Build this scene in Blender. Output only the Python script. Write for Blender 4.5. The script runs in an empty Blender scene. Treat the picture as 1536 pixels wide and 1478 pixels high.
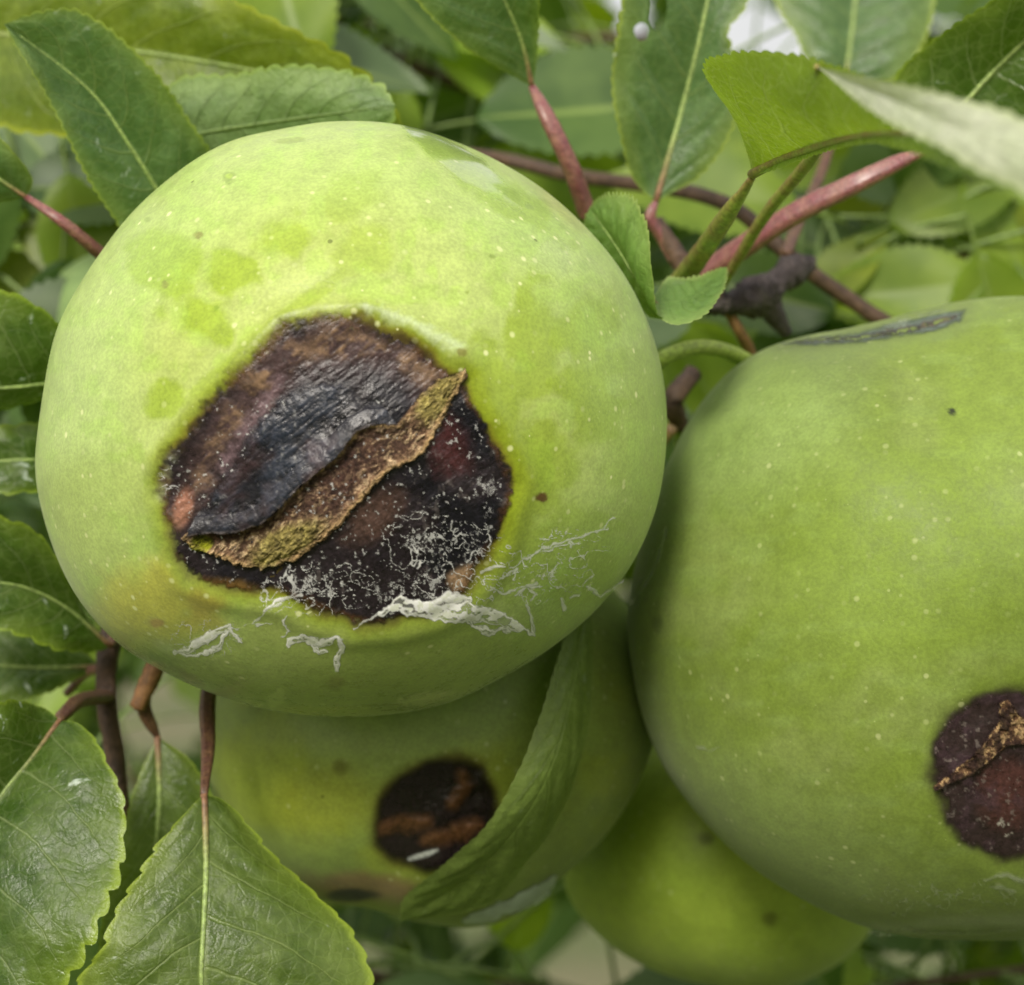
import bpy, math, random
import numpy as np

random.seed(7); np.random.seed(7)
SC = bpy.context.scene
COL = SC.collection
# ----------------------------------------------------------------- camera
K = 0.0489            # mm per photo pixel in the plane through the big fruit's centre
D0 = 160.0            # mm, camera to that plane
H0 = 1.5              # m, height of the fruit above the ground
cam_d = bpy.data.cameras.new('camera'); cam = bpy.data.objects.new('camera', cam_d); COL.objects.link(cam)
cam.location = (0, -D0/1000, H0); cam.rotation_euler = (math.radians(90), 0, 0)
cam_d.sensor_fit = 'HORIZONTAL'; cam_d.sensor_width = 36
cam_d.lens = 36*D0/(1536*K)
cam_d.clip_start = 0.01; cam_d.clip_end = 500
cam_d.dof.use_dof = True; cam_d.dof.focus_distance = (D0-13)/1000; cam_d.dof.aperture_fstop = cam_d.lens/1.9
SC.camera = cam
# ----------------------------------------------------------------- sky, sun, exposure
SUN_EL, SUN_AZ = 33.0, -16.0       # azimuth measured from behind the camera towards its right
W = bpy.data.worlds.new('World'); SC.world = W; W.use_nodes = True
wn = W.node_tree; bg = wn.nodes['Background']
sky = wn.nodes.new('ShaderNodeTexSky'); sky.sky_type = 'NISHITA'; sky.sun_disc = False
sky.sun_elevation = math.radians(SUN_EL); sky.dust_density = 9.0; sky.air_density = 1.0; sky.ozone_density = 1.0
sv = (math.sin(math.radians(SUN_AZ)), -math.cos(math.radians(SUN_AZ)))   # ground direction towards the sun
sky.sun_rotation = math.atan2(sv[0], sv[1])
# thin bright cloud over the whole dome
tcw = wn.nodes.new('ShaderNodeTexCoord'); cn = wn.nodes.new('ShaderNodeTexNoise'); cn.inputs['Scale'].default_value = 2.2; cn.inputs['Detail'].default_value = 6
cr = wn.nodes.new('ShaderNodeMapRange'); cr.inputs[1].default_value = 0.3; cr.inputs[2].default_value = 0.7; cr.inputs[3].default_value = 0.6; cr.inputs[4].default_value = 0.95
cm = wn.nodes.new('ShaderNodeMix'); cm.data_type = 'RGBA'; cm.inputs[7].default_value = (5.6, 5.4, 5.1, 1)
wn.links.new(tcw.outputs['Generated'], cn.inputs['Vector']); wn.links.new(cn.outputs[0], cr.inputs[0]); wn.links.new(cr.outputs[0], cm.inputs[0])
wn.links.new(sky.outputs[0], cm.inputs[6]); wn.links.new(cm.outputs[2], bg.inputs[0]); bg.inputs[1].default_value = 0.15
sun_d = bpy.data.lights.new('sun', 'SUN'); sun = bpy.data.objects.new('sun', sun_d); COL.objects.link(sun)
sun_d.energy = 2.0; sun_d.angle = math.radians(14); sun_d.color = (1.0, 0.96, 0.88)
from mathutils import Vector
ce = math.cos(math.radians(SUN_EL))
to_sun = Vector((sv[0]*ce, sv[1]*ce, math.sin(math.radians(SUN_EL))))
sun.rotation_euler = to_sun.to_track_quat('Z', 'Y').to_euler(); sun.location = (0.5, -1, 4)
SC.view_settings.view_transform = 'Standard'; SC.view_settings.look = 'None'
SC.view_settings.exposure = 0.32; SC.view_settings.gamma = 1.0
try: SC.cycles.use_denoising = True
except Exception: pass
SC.cycles.max_bounces = 6; SC.cycles.transparent_max_bounces = 10

# ----------------------------------------------------------------- helpers
def lin(r, g, b, f=1.0):
    o = []
    for c in (r, g, b):
        c /= 255.0
        o.append((c/12.92 if c <= 0.04045 else ((c+0.055)/1.055)**2.4)*f)
    return tuple(o)

def P(px, py, d):
    s = (D0+d)/D0
    return np.array([(px-768)*K*s, d, (739-py)*K*s])          # mm, origin at the fruit plane
def P3(pts): return np.array([P(*p) for p in pts], float)
def proj(v):                                                  # mm -> photo pixels
    s = (D0+v[:, 1])/D0
    return v[:, 0]/(K*s)+768, 739-v[:, 2]/(K*s)
def wm(v):                                                    # mm -> metres in the world
    o = np.asarray(v, float)/1000.0
    o = o.copy(); o[..., 2] += H0
    return o

def sstep(a, b, x):
    t = np.clip((x-a)/(b-a), 0, 1); return t*t*(3-2*t)
def _hash(i, j, k, seed):
    h = (i.astype(np.int64)*374761393 + j.astype(np.int64)*668265263 + k.astype(np.int64)*2147483647 + seed*974634777) & 0xFFFFFFFF
    h = ((h ^ (h >> 13))*1274126177) & 0xFFFFFFFF
    h = (h ^ (h >> 16)) & 0xFFFFFFFF
    h = (h*2246822519) & 0xFFFFFFFF
    return ((h ^ (h >> 15)) & 0xFFFFFF)/float(0xFFFFFF)
def noise2(x, y, seed=0):
    xi = np.floor(x); yi = np.floor(y); fx = x-xi; fy = y-yi
    fx = fx*fx*fx*(fx*(fx*6-15)+10); fy = fy*fy*fy*(fy*(fy*6-15)+10)
    z = np.zeros_like(xi)
    a = _hash(xi, yi, z, seed); b = _hash(xi+1, yi, z, seed); c = _hash(xi, yi+1, z, seed); d = _hash(xi+1, yi+1, z, seed)
    return (a*(1-fx)+b*fx)*(1-fy)+(c*(1-fx)+d*fx)*fy
def fbm(x, y, scale, oct=4, seed=0, gain=0.5):
    s = 0; a = 1; t = 0; x = x/scale; y = y/scale
    for o in range(oct):
        s = s + a*noise2(x+o*17.3, y-o*9.1, seed+o); t += a; a *= gain; x = x*2.03; y = y*2.03
    return s/t
def ridge(x, y, scale, oct=3, seed=0):
    s = 0; a = 1; t = 0; x = x/scale; y = y/scale
    for o in range(oct):
        n = noise2(x+o*5.3, y+o*3.7, seed+o); s = s + a*(1-np.abs(2*n-1)); t += a; a *= 0.5; x = x*2.1; y = y*2.1
    return s/t
def sdf(poly, x, y):                                          # signed distance, inside positive
    p = np.array(poly, float); n = len(p)
    dmin = np.full(x.shape, 1e9); ins = np.zeros(x.shape, bool)
    for i in range(n):
        a = p[i]; b = p[(i+1) % n]; e = b-a
        wx = x-a[0]; wy = y-a[1]
        t = np.clip((wx*e[0]+wy*e[1])/(e@e+1e-9), 0, 1)
        dmin = np.minimum(dmin, (wx-t*e[0])**2+(wy-t*e[1])**2)
        c = ((a[1] <= y) & (b[1] > y)) | ((b[1] <= y) & (a[1] > y))
        xc = a[0]+(y-a[1])/(e[1] if abs(e[1]) > 1e-9 else 1e-9)*e[0]
        ins ^= c & (x < xc)
    d = np.sqrt(dmin)
    return np.where(ins, d, -d)
def stroke(pts, x, y):                                        # distance to an open polyline of (x, y, half width): positive inside
    best = np.full(x.shape, -1e9)
    for (a, b) in zip(pts[:-1], pts[1:]):
        ex, ey = b[0]-a[0], b[1]-a[1]
        t = np.clip(((x-a[0])*ex+(y-a[1])*ey)/(ex*ex+ey*ey+1e-9), 0, 1)
        best = np.maximum(best, a[2]+(b[2]-a[2])*t-np.hypot(x-a[0]-t*ex, y-a[1]-t*ey))
    return best
def blob(x, y, cx, cy, rx, ry, rot=0):
    c, s = math.cos(math.radians(rot)), math.sin(math.radians(rot))
    u = (x-cx)*c+(y-cy)*s; v = -(x-cx)*s+(y-cy)*c
    return np.hypot(u/rx, v/ry)
def mixc(a, b, t):
    return a*(1-t[..., None])+np.asarray(b)*t[..., None]
def spline(pts, n):
    p = np.asarray(pts, float)
    if len(p) == 2: return p[0]+(p[1]-p[0])*np.linspace(0, 1, n)[:, None]
    q = np.vstack([2*p[0]-p[1], p, 2*p[-1]-p[-2]])
    dens = []
    for i in range(1, len(q)-2):
        t = np.linspace(0, 1, 40, endpoint=False)[:, None]
        a, b, c, d = q[i-1], q[i], q[i+1], q[i+2]
        dens.append(0.5*(2*b+(c-a)*t+(2*a-5*b+4*c-d)*t*t+(3*b-a-3*c+d)*t**3))
    dens.append(p[-1:]); dens = np.vstack(dens)
    L = np.r_[0, np.cumsum(np.linalg.norm(np.diff(dens, axis=0), axis=1))]
    s = np.linspace(0, L[-1], n)
    return np.stack([np.interp(s, L, dens[:, k]) for k in range(dens.shape[1])], 1)

def mesh_obj(name, verts, faces, mat, parent=None, attrs=None, smooth=True, origin=None):
    """verts in mm; one mesh object, origin at `origin` (mm)"""
    v = np.asarray(verts, float)
    if origin is None: origin = v.mean(0)
    me = bpy.data.meshes.new(name)
    f = np.asarray(faces, np.int32)
    me.vertices.add(len(v)); me.vertices.foreach_set('co', ((v-origin)/1000.0).astype(np.float32).ravel())
    nf, k = f.shape
    me.loops.add(nf*k); me.loops.foreach_set('vertex_index', f.ravel())
    me.polygons.add(nf); me.polygons.foreach_set('loop_start', np.arange(0, nf*k, k, dtype=np.int32))
    me.update(calc_edges=True); me.validate()
    if smooth: me.polygons.foreach_set('use_smooth', np.ones(len(me.polygons), bool))
    for an, arr in (attrs or {}).items():
        arr = np.asarray(arr, np.float32)
        if arr.ndim == 1:
            a = me.attributes.new(an, 'FLOAT', 'POINT'); a.data.foreach_set('value', arr)
        else:
            a = me.attributes.new(an, 'FLOAT_VECTOR', 'POINT'); a.data.foreach_set('vector', arr.ravel())
    me.materials.append(mat)
    o = bpy.data.objects.new(name, me); COL.objects.link(o)
    put(o, origin, parent); return o
ORG = {}
def put(o, origin, parent):
    w = np.asarray(origin, float)
    ORG[o.name] = w
    if parent is not None:
        o.parent = parent; o.location = tuple((w-ORG[parent.name])/1000.0)
    else:
        o.location = tuple(wm(w))
def thing(name, label, cat, origin, group=None):
    o = bpy.data.objects.new(name, None); COL.objects.link(o); o.empty_display_size = 0.005
    put(o, origin, None); o['label'] = label; o['category'] = cat
    if group: o['group'] = group
    return o
def grid_faces(nu, nv, wrap=False):
    i, j = np.meshgrid(np.arange(nu-1), np.arange(nv if wrap else nv-1), indexing='ij')
    j2 = (j+1) % nv
    return np.stack([i*nv+j, (i+1)*nv+j, (i+1)*nv+j2, i*nv+j2], -1).reshape(-1, 4)

# ----------------------------------------------------------------- materials
class NT:
    def __init__(s, name):
        s.m = bpy.data.materials.new(name); s.m.use_nodes = True; s.t = s.m.node_tree
        s.t.nodes.clear(); s.out = s.t.nodes.new('ShaderNodeOutputMaterial')
    def n(s, typ, ins=None, **kw):
        nd = s.t.nodes.new('ShaderNode'+typ)
        for k, v in kw.items(): setattr(nd, k, v)
        for k, v in (ins or {}).items(): s.set(nd, k, v)
        return nd
    def set(s, nd, k, v):
        sock = nd.inputs[k]
        if isinstance(v, bpy.types.NodeSocket): s.t.links.new(v, sock)
        elif isinstance(v, bpy.types.Node): s.t.links.new(v.outputs[0], sock)
        else:
            if isinstance(v, tuple) and len(v) == 3 and sock.type == 'RGBA': v = v+(1,)
            sock.default_value = v
    def math(s, op, a, b=None, clamp=False):
        nd = s.n('Math', {0: a}, operation=op, use_clamp=clamp)
        if b is not None: s.set(nd, 1, b)
        return nd.outputs[0]
    def ramp(s, x, a, b, lo=0.0, hi=1.0):
        nd = s.n('MapRange', {0: x, 1: a, 2: b, 3: lo, 4: hi}, interpolation_type='SMOOTHSTEP'); return nd.outputs[0]
    def mix(s, f, a, b, mode='MIX'):
        nd = s.n('Mix', data_type='RGBA', blend_type=mode); s.set(nd, 0, f); s.set(nd, 6, a); s.set(nd, 7, b); return nd.outputs[2]
    def attr(s, name): return s.n('Attribute', attribute_name=name)
    def obj(s): return s.n('TexCoord').outputs['Object']
    def noise(s, vec, scale, detail=3, rough=0.55): return s.n('TexNoise', {'Vector': vec, 'Scale': scale, 'Detail': detail, 'Roughness': rough}).outputs[0]
    def surf(s, sh): s.t.links.new(sh.outputs[0] if isinstance(sh, bpy.types.Node) else sh, s.out.inputs[0]); return s.m

def fruit_mat(name, dots=1.0, sss=0.12, rough=0.37):
    m = NT(name); o = m.obj(); col = m.attr('col').outputs['Vector']; wet = m.attr('wet').outputs['Fac']
    n1 = m.noise(o, 700, 5, 0.65); n2 = m.noise(o, 4200, 2, 0.6)
    f = m.math('ADD', m.ramp(n1, 0.28, 0.72, 0.89, 1.09), m.ramp(n2, 0.3, 0.7, -0.10, 0.10))
    c = m.mix(1.0, col, m.n('CombineXYZ', {0: f, 1: f, 2: f}).outputs[0], 'MULTIPLY')
    if dots:
        vo = m.n('TexVoronoi', {'Vector': o, 'Scale': 1300.0, 'Randomness': 1.0})
        rnd = m.n('SeparateColor', {0: vo.outputs['Color']})
        sz = m.ramp(rnd.outputs[0], 0.35, 1.0, 0.06, 0.34)
        dot = m.math('MULTIPLY', m.math('SUBTRACT', 1.0, m.ramp(m.math('DIVIDE', vo.outputs['Distance'], sz), 0.45, 1.15)), m.ramp(rnd.outputs[1], 0.2, 0.9, 0.15, 0.85))
        dot = m.math('MULTIPLY', dot, m.ramp(m.noise(o, 130, 2, 0.5), 0.36, 0.6, 0.15, 1.0)); c = m.mix(m.math('MULTIPLY', dot, dots), c, lin(226, 232, 170))
        vd = m.n('TexVoronoi', {'Vector': o, 'Scale': 300.0}); rd = m.n('SeparateColor', {0: vd.outputs['Color']})
        dk = m.math('MULTIPLY', m.math('LESS_THAN', vd.outputs['Distance'], 0.05), m.math('GREATER_THAN', rd.outputs[0], 0.78))
        c = m.mix(m.math('MULTIPLY', dk, 0.6), c, lin(80, 90, 30))
    bh = m.math('ADD', m.math('MULTIPLY', n1, 0.6), m.math('MULTIPLY', n2, 0.4))
    bump = m.n('Bump', {'Strength': 0.35, 'Distance': 0.00012, 'Height': bh})
    ro = m.math('ADD', m.math('SUBTRACT', rough, m.math('MULTIPLY', wet, rough-0.13)), m.ramp(n1, 0.3, 0.7, -0.06, 0.06))
    b = m.n('BsdfPrincipled', {'Base Color': c, 'Roughness': ro, 'Normal': bump, 'Subsurface Weight': sss, 'Subsurface Scale': 0.0015, 'IOR': 1.42})
    b.inputs['Subsurface Radius'].default_value = (1.0, 0.9, 0.4)
    m.set(b, 'Coat Weight', m.ramp(wet, 0.4, 0.9)); b.inputs['Coat Roughness'].default_value = 0.07; b.inputs['Coat IOR'].default_value = 1.6
    b.inputs['Sheen Weight'].default_value = 0.10; b.inputs['Sheen Roughness'].default_value = 0.45
    return m.surf(b)

def patch_mat(name, rough=0.5, fine=0.35, bumpd=0.00025, spec=0.5, fib=False):
    """dead tissue, scabs, residue: colour and coverage carried by the mesh, grain by noise"""
    m = NT(name); o = m.obj(); col = m.attr('col').outputs['Vector']; al = m.attr('alpha').outputs['Fac']; gl = m.attr('wet').outputs['Fac']
    n1 = m.noise(o, 2600, 5, 0.65); n2 = m.noise(o, 700, 3, 0.5)
    f = m.math('ADD', m.ramp(n1, 0.25, 0.75, 1-fine, 1+fine), m.ramp(n2, 0.3, 0.7, -0.12, 0.12))
    c = m.mix(1.0, col, m.n('CombineXYZ', {0: f, 1: f, 2: f}).outputs[0], 'MULTIPLY')
    bump = m.n('Bump', {'Strength': 0.7, 'Distance': bumpd, 'Height': n1})
    ro = m.math('SUBTRACT', m.math('ADD', rough, m.ramp(n2, 0.3, 0.7, -0.1, 0.1)), m.math('MULTIPLY', gl, rough-0.18))
    b = m.n('BsdfPrincipled', {'Base Color': c, 'Roughness': ro, 'Normal': bump, 'Specular IOR Level': spec})
    t = m.n('BsdfTransparent'); mx = m.n('MixShader', {0: al, 1: t.outputs[0], 2: b.outputs[0]})
    return m.surf(mx)

def leaf_mat(name, top, top2, vein, edge, trans, tf=0.35, rough=0.42, nlat=8.0, veinamt=0.35, net=0.25, flecks=0.5, bumps=0.6):
    m = NT(name); o = m.obj()
    sx = m.n('SeparateXYZ', {0: m.attr('luv').outputs['Vector']}); u, v, rn = sx.outputs[0], sx.outputs[1], sx.outputs[2]
    off = m.n('VectorMath', {0: o, 1: m.n('CombineXYZ', {0: rn, 1: rn, 2: rn}).outputs[0]}, operation='ADD').outputs[0]
    av = m.math('ABSOLUTE', v)
    nz = m.noise(off, 160, 3, 0.5); nf = m.noise(off, 1400, 4, 0.65); nm = m.noise(off, 420, 4, 0.6)
    ph = m.math('SUBTRACT', m.math('ADD', u, m.math('MULTIPLY', nz, 0.07)), m.math('MULTIPLY', m.math('POWER', av, 1.25), 0.22))
    ph = m.math('MULTIPLY', m.math('ADD', ph, m.math('MULTIPLY', m.math('GREATER_THAN', v, 0.0), 0.05)), nlat)
    dv = m.math('PINGPONG', ph, 0.5)
    wid = m.math('SUBTRACT', 0.05, m.math('MULTIPLY', av, 0.032))
    lat = m.math('SUBTRACT', 1.0, m.ramp(m.math('DIVIDE', dv, wid), 0.2, 1.1))
    lat = m.math('MULTIPLY', lat, m.math('SUBTRACT', 1.0, m.ramp(av, 0.72, 0.95)))
    mid = m.math('SUBTRACT', 1.0, m.ramp(m.math('ADD', av, m.math('MULTIPLY', u, 0.02)), 0.02, 0.055))
    vo = m.n('TexVoronoi', {'Vector': off, 'Scale': 900.0}, feature='DISTANCE_TO_EDGE').outputs[0]
    ne = m.math('MULTIPLY', m.math('SUBTRACT', 1.0, m.ramp(vo, 0.0, 0.09)), 1.0)
    c = m.mix(m.ramp(m.math('ADD', m.math('MULTIPLY', nm, 0.6), m.math('MULTIPLY', nz, 0.4)), 0.36, 0.64), top, top2)
    k = m.ramp(nf, 0.3, 0.7, 0.82, 1.14); c = m.mix(1.0, c, m.n('CombineXYZ', {0: k, 1: k, 2: k}).outputs[0], 'MULTIPLY')
    c = m.mix(m.math('MULTIPLY', ne, net), c, vein)
    c = m.mix(m.math('MULTIPLY', m.math('MAXIMUM', m.math('MULTIPLY', lat, 0.8), mid), veinamt), c, vein)
    c = m.mix(m.ramp(m.math('ADD', av, m.math('MULTIPLY', m.math('SUBTRACT', nz, 0.5), 0.7)), 0.55, 1.1, 0, 0.30), c, edge)
    c = m.mix(m.ramp(av, 0.95, 0.995, 0, 0.8), c, edge)
    # whitish flecks: gloss glints painted into the blade colour
    st = m.n('Mapping', {'Vector': off, 'Scale': (260.0, 900.0, 420.0), 'Rotation': (0.4, 0.7, 0.6)})
    fl = m.math('MULTIPLY', m.ramp(m.noise(st, 1.0, 4, 0.7), 0.63, 0.70), m.ramp(m.noise(off, 120, 2), 0.42, 0.58))
    c = m.mix(m.math('MULTIPLY', fl, flecks), c, lin(205, 220, 205))
    h = m.math('ADD', m.math('MULTIPLY', m.math('MAXIMUM', lat, mid), -0.5), m.math('ADD', m.math('MULTIPLY', ne, -0.10), m.math('MULTIPLY', nf, 0.8)))
    bump = m.n('Bump', {'Strength': bumps, 'Distance': 0.00028, 'Height': h})
    ro = m.math('ADD', rough-0.08, m.ramp(nm, 0.3, 0.7, -0.10, 0.10))
    b = m.n('BsdfPrincipled', {'Base Color': c, 'Roughness': ro, 'Normal': bump, 'IOR': 1.45})
    tc = m.mix(m.math('MAXIMUM', m.math('MULTIPLY', ne, 0.35), m.math('MULTIPLY', m.math('MAXIMUM', lat, mid), 0.4)), trans, lin(190, 215, 110))
    t = m.n('BsdfTranslucent', {'Color': tc, 'Normal': bump})
    mx = m.n('MixShader', {0: tf, 1: b.outputs[0], 2: t.outputs[0]})
    return m.surf(mx)

def far_leaf_mat(name, top, top2, trans, tf):
    m = NT(name); o = m.obj(); sx = m.n('SeparateXYZ', {0: m.attr('luv').outputs['Vector']})
    off = m.n('VectorMath', {0: o, 1: m.n('CombineXYZ', {0: sx.outputs[2], 1: sx.outputs[2], 2: sx.outputs[2]}).outputs[0]}, operation='ADD').outputs[0]
    n = m.noise(off, 60, 3, 0.6); av = m.math('ABSOLUTE', sx.outputs[1])
    c = m.mix(m.ramp(n, 0.35, 0.65), top, top2)
    c = m.mix(m.math('SUBTRACT', 0.5, m.ramp(av, 0.02, 0.09, 0, 0.5)), c, lin(150,172,90))
    oi = m.n('ObjectInfo').outputs['Random']; k = m.ramp(oi, 0, 1, 0.75, 1.25)
    c = m.mix(1.0, c, m.n('CombineXYZ', {0: k, 1: k, 2: k}).outputs[0], 'MULTIPLY')
    b = m.n('BsdfPrincipled', {'Base Color': c, 'Roughness': 0.45})
    t = m.n('BsdfTranslucent', {'Color': trans}); return m.surf(m.n('MixShader', {0: tf, 1: b.outputs[0], 2: t.outputs[0]}))

def wood_mat(name, a, b_, rough=0.6, scale=500, bd=0.0004, gloss=0.0, base=None):
    m = NT(name); o = m.obj(); sx = m.n('SeparateXYZ', {0: m.attr('luv').outputs['Vector']})
    n1 = m.noise(o, scale, 4, 0.6); n2 = m.noise(o, scale*5, 3, 0.6)
    side = m.math('ADD', m.math('MULTIPLY', sx.outputs[1], 0.5), 0.5)
    f = m.math('ADD', m.math('MULTIPLY', side, 0.6), m.ramp(n1, 0.3, 0.7, -0.1, 0.5), True)
    c = m.mix(f, a, b_)
    if base is not None: c = m.mix(m.math('SUBTRACT', 1.0, m.ramp(sx.outputs[0], 0.0, 0.22)), c, base)
    k = m.ramp(n2, 0.3, 0.7, 0.65, 1.3)
    c = m.mix(1.0, c, m.n('CombineXYZ', {0: k, 1: k, 2: k}).outputs[0], 'MULTIPLY')
    bump = m.n('Bump', {'Strength': 0.6, 'Distance': bd, 'Height': m.math('ADD', n1, m.math('MULTIPLY', n2, 0.4))})
    b = m.n('BsdfPrincipled', {'Base Color': c, 'Roughness': rough, 'Normal': bump})
    if gloss: b.inputs['Coat Weight'].default_value = gloss; b.inputs['Coat Roughness'].default_value = 0.2
    return m.surf(b)

M_SKIN = fruit_mat('fruit_skin'); M_SKIN2 = fruit_mat('fruit_skin_bloom', rough=0.54, dots=0.45)
M_DEAD = patch_mat('dead_skin', rough=0.34, fine=0.4, bumpd=0.00010)
M_SCAR = patch_mat('corky_scar', rough=0.75, fine=0.6, bumpd=0.0006, spec=0.25)
M_FLAP = patch_mat('dry_flap', rough=0.33, fine=0.4, bumpd=0.00009, spec=0.6)
M_RES = patch_mat('dried_residue', rough=0.45, fine=0.06, bumpd=0.00003)
M_SPOT = patch_mat('skin_spot', rough=0.5, fine=0.4)
LM = {
 'grey':  leaf_mat('leaf_grey_green', lin(74,104,58), lin(100,128,78), lin(156,172,108), lin(160,178,76), lin(110,146,36), 0.24, 0.44, veinamt=0.35, net=0.05),
 'green': leaf_mat('leaf_mid_green', lin(76,97,38), lin(101,120,58), lin(160,178,112), lin(156,178,60), lin(120,156,26), 0.26, 0.42, veinamt=0.4, net=0.08, flecks=0.7),
 'deep':  leaf_mat('leaf_deep_green', lin(60,86,30), lin(86,108,48), lin(160,176,124), lin(146,170,56), lin(104,144,22), 0.24, 0.38, veinamt=0.45, net=0.07, flecks=1.0),
 'olive': leaf_mat('leaf_olive', lin(88,110,30), lin(120,138,46), lin(156,172,84), lin(176,188,60), lin(140,164,20), 0.30, 0.42, veinamt=0.25, net=0.08, flecks=1.0),
 'pale':  leaf_mat('leaf_underside', lin(108,134,82), lin(134,158,102), lin(80,106,56), lin(150,176,84), lin(124,160,44), 0.24, 0.58, veinamt=0.2, net=0.25, bumps=0.9),
 'lime':  leaf_mat('leaf_backlit_underside', lin(104,134,48), lin(120,150,52), lin(176,198,116), lin(164,190,84), lin(158,190,36), 0.42, 0.36, veinamt=0.6, net=0.3, flecks=0.1),
 'curl':  leaf_mat('leaf_curled', lin(104,138,68), lin(124,158,80), lin(150,178,104), lin(186,204,124), lin(136,178,46), 0.26, 0.48, veinamt=0.15, net=0.05, flecks=0.2),
 'fold':  leaf_mat('leaf_folded_olive', lin(108,130,58), lin(126,148,72), lin(126,148,76), lin(140,160,84), lin(130,160,36), 0.22, 0.5, veinamt=0.15, net=0.05, flecks=0.2),
 'glare': leaf_mat('leaf_painted_glare', lin(206,212,186), lin(190,200,166), lin(214,218,190), lin(190,204,140), lin(170,190,90), 0.2, 0.42, veinamt=0.2, net=0.03, flecks=0.0),  # near-white base colour stands in for bright glare
 'gold':  leaf_mat('leaf_yellowing', lin(178,160,34), lin(196,140,30), lin(200,190,110), lin(190,150,40), lin(210,180,20), 0.42, 0.5, flecks=0.0),
 'bgl':   far_leaf_mat('leaf_background_light', lin(112,140,40), lin(140,166,54), lin(164,196,30), 0.42),
 'bgd':   far_leaf_mat('leaf_background_deep', lin(58,86,34), lin(84,110,50), lin(110,150,24), 0.32),
 'bgg':   far_leaf_mat('leaf_background_grey', lin(84,108,66), lin(106,128,84), lin(120,160,50), 0.25),
 'bgo':   far_leaf_mat('leaf_background_olive', lin(104,122,36), lin(130,144,44), lin(160,178,24), 0.4),
}
M_PETR = wood_mat('petiole_red', lin(160,120,100), lin(128,72,76), 0.38, 900, 0.0003, 0.5)
M_PETG = wood_mat('petiole_green_red', lin(150,168,70), lin(140,100,72), 0.42, 500, 0.0002, 0.2)
M_PETB = wood_mat('petiole_brown', lin(118,92,58), lin(86,56,46), 0.5, 900, 0.0002, 0.2)
M_STALK = wood_mat('fruit_stalk', lin(172,190,92), lin(150,172,70), 0.5, 500, 0.0002)
M_BARK = wood_mat('twig_bark', lin(104,80,60), lin(70,54,44), 0.65, 350, 0.0006)
M_BARKG = wood_mat('old_spur_bark', lin(96,86,84), lin(46,38,40), 0.7, 600, 0.002)
M_VEIN = wood_mat('midrib_pale', lin(158,178,104), lin(140,164,90), 0.5, 600, 0.0001, base=lin(140,104,78))
M_VEIND = wood_mat('midrib_green', lin(128,150,80), lin(112,136,72), 0.5, 600, 0.0001)
M_GOLDTWIG = wood_mat('twig_tan', lin(150,112,70), lin(120,84,54), 0.65, 400, 0.0004)

# ----------------------------------------------------------------- tubes and leaves
def tube(name, pts, rad, mat, parent, n=28, seg=12, groove=0.0, gdir=(0, 0, 1), wob=0.0, seed=0):
    """pts: mm path; rad: list of radii (mm) spread along the path"""
    c = spline(pts, n); t = np.gradient(c, axis=0); t /= np.linalg.norm(t, axis=1)[:, None]
    r = np.interp(np.linspace(0, 1, n), np.linspace(0, 1, len(rad)), rad)
    g = np.array(gdir, float); V = []; A = []
    rs = np.random.RandomState(seed)
    for i in range(n):
        b = np.cross(t[i], g); b /= np.linalg.norm(b)+1e-9; nn = np.cross(b, t[i])
        for j in range(seg):
            a = 2*math.pi*j/seg
            rr = r[i]*(1+wob*rs.uniform(-1, 1))*(1-groove*max(0, math.cos(a))**6)
            V.append(c[i]+rr*(math.cos(a)*nn+math.sin(a)*b)); A.append((i/(n-1), math.cos(a), 0))
    F = grid_faces(n, seg, True)
    V.append(c[0]-t[0]*r[0]*0.4); V.append(c[-1]+t[-1]*r[-1]*0.4); A += [(0, 0, 0), (1, 0, 0)]
    k = len(V)-2
    quads = F[:, ::-1]
    cap = [[k, (j+2) % seg, (j+1) % seg, j] for j in range(0, seg, 2)]+[[k+1, (n-1)*seg+j, (n-1)*seg+(j+1) % seg, (n-1)*seg+(j+2) % seg] for j in range(0, seg, 2)]
    quads = np.vstack([quads, np.array(cap)])
    return mesh_obj(name, np.array(V), quads, mat, parent, {'luv': np.array(A)}, origin=c[0])

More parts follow.
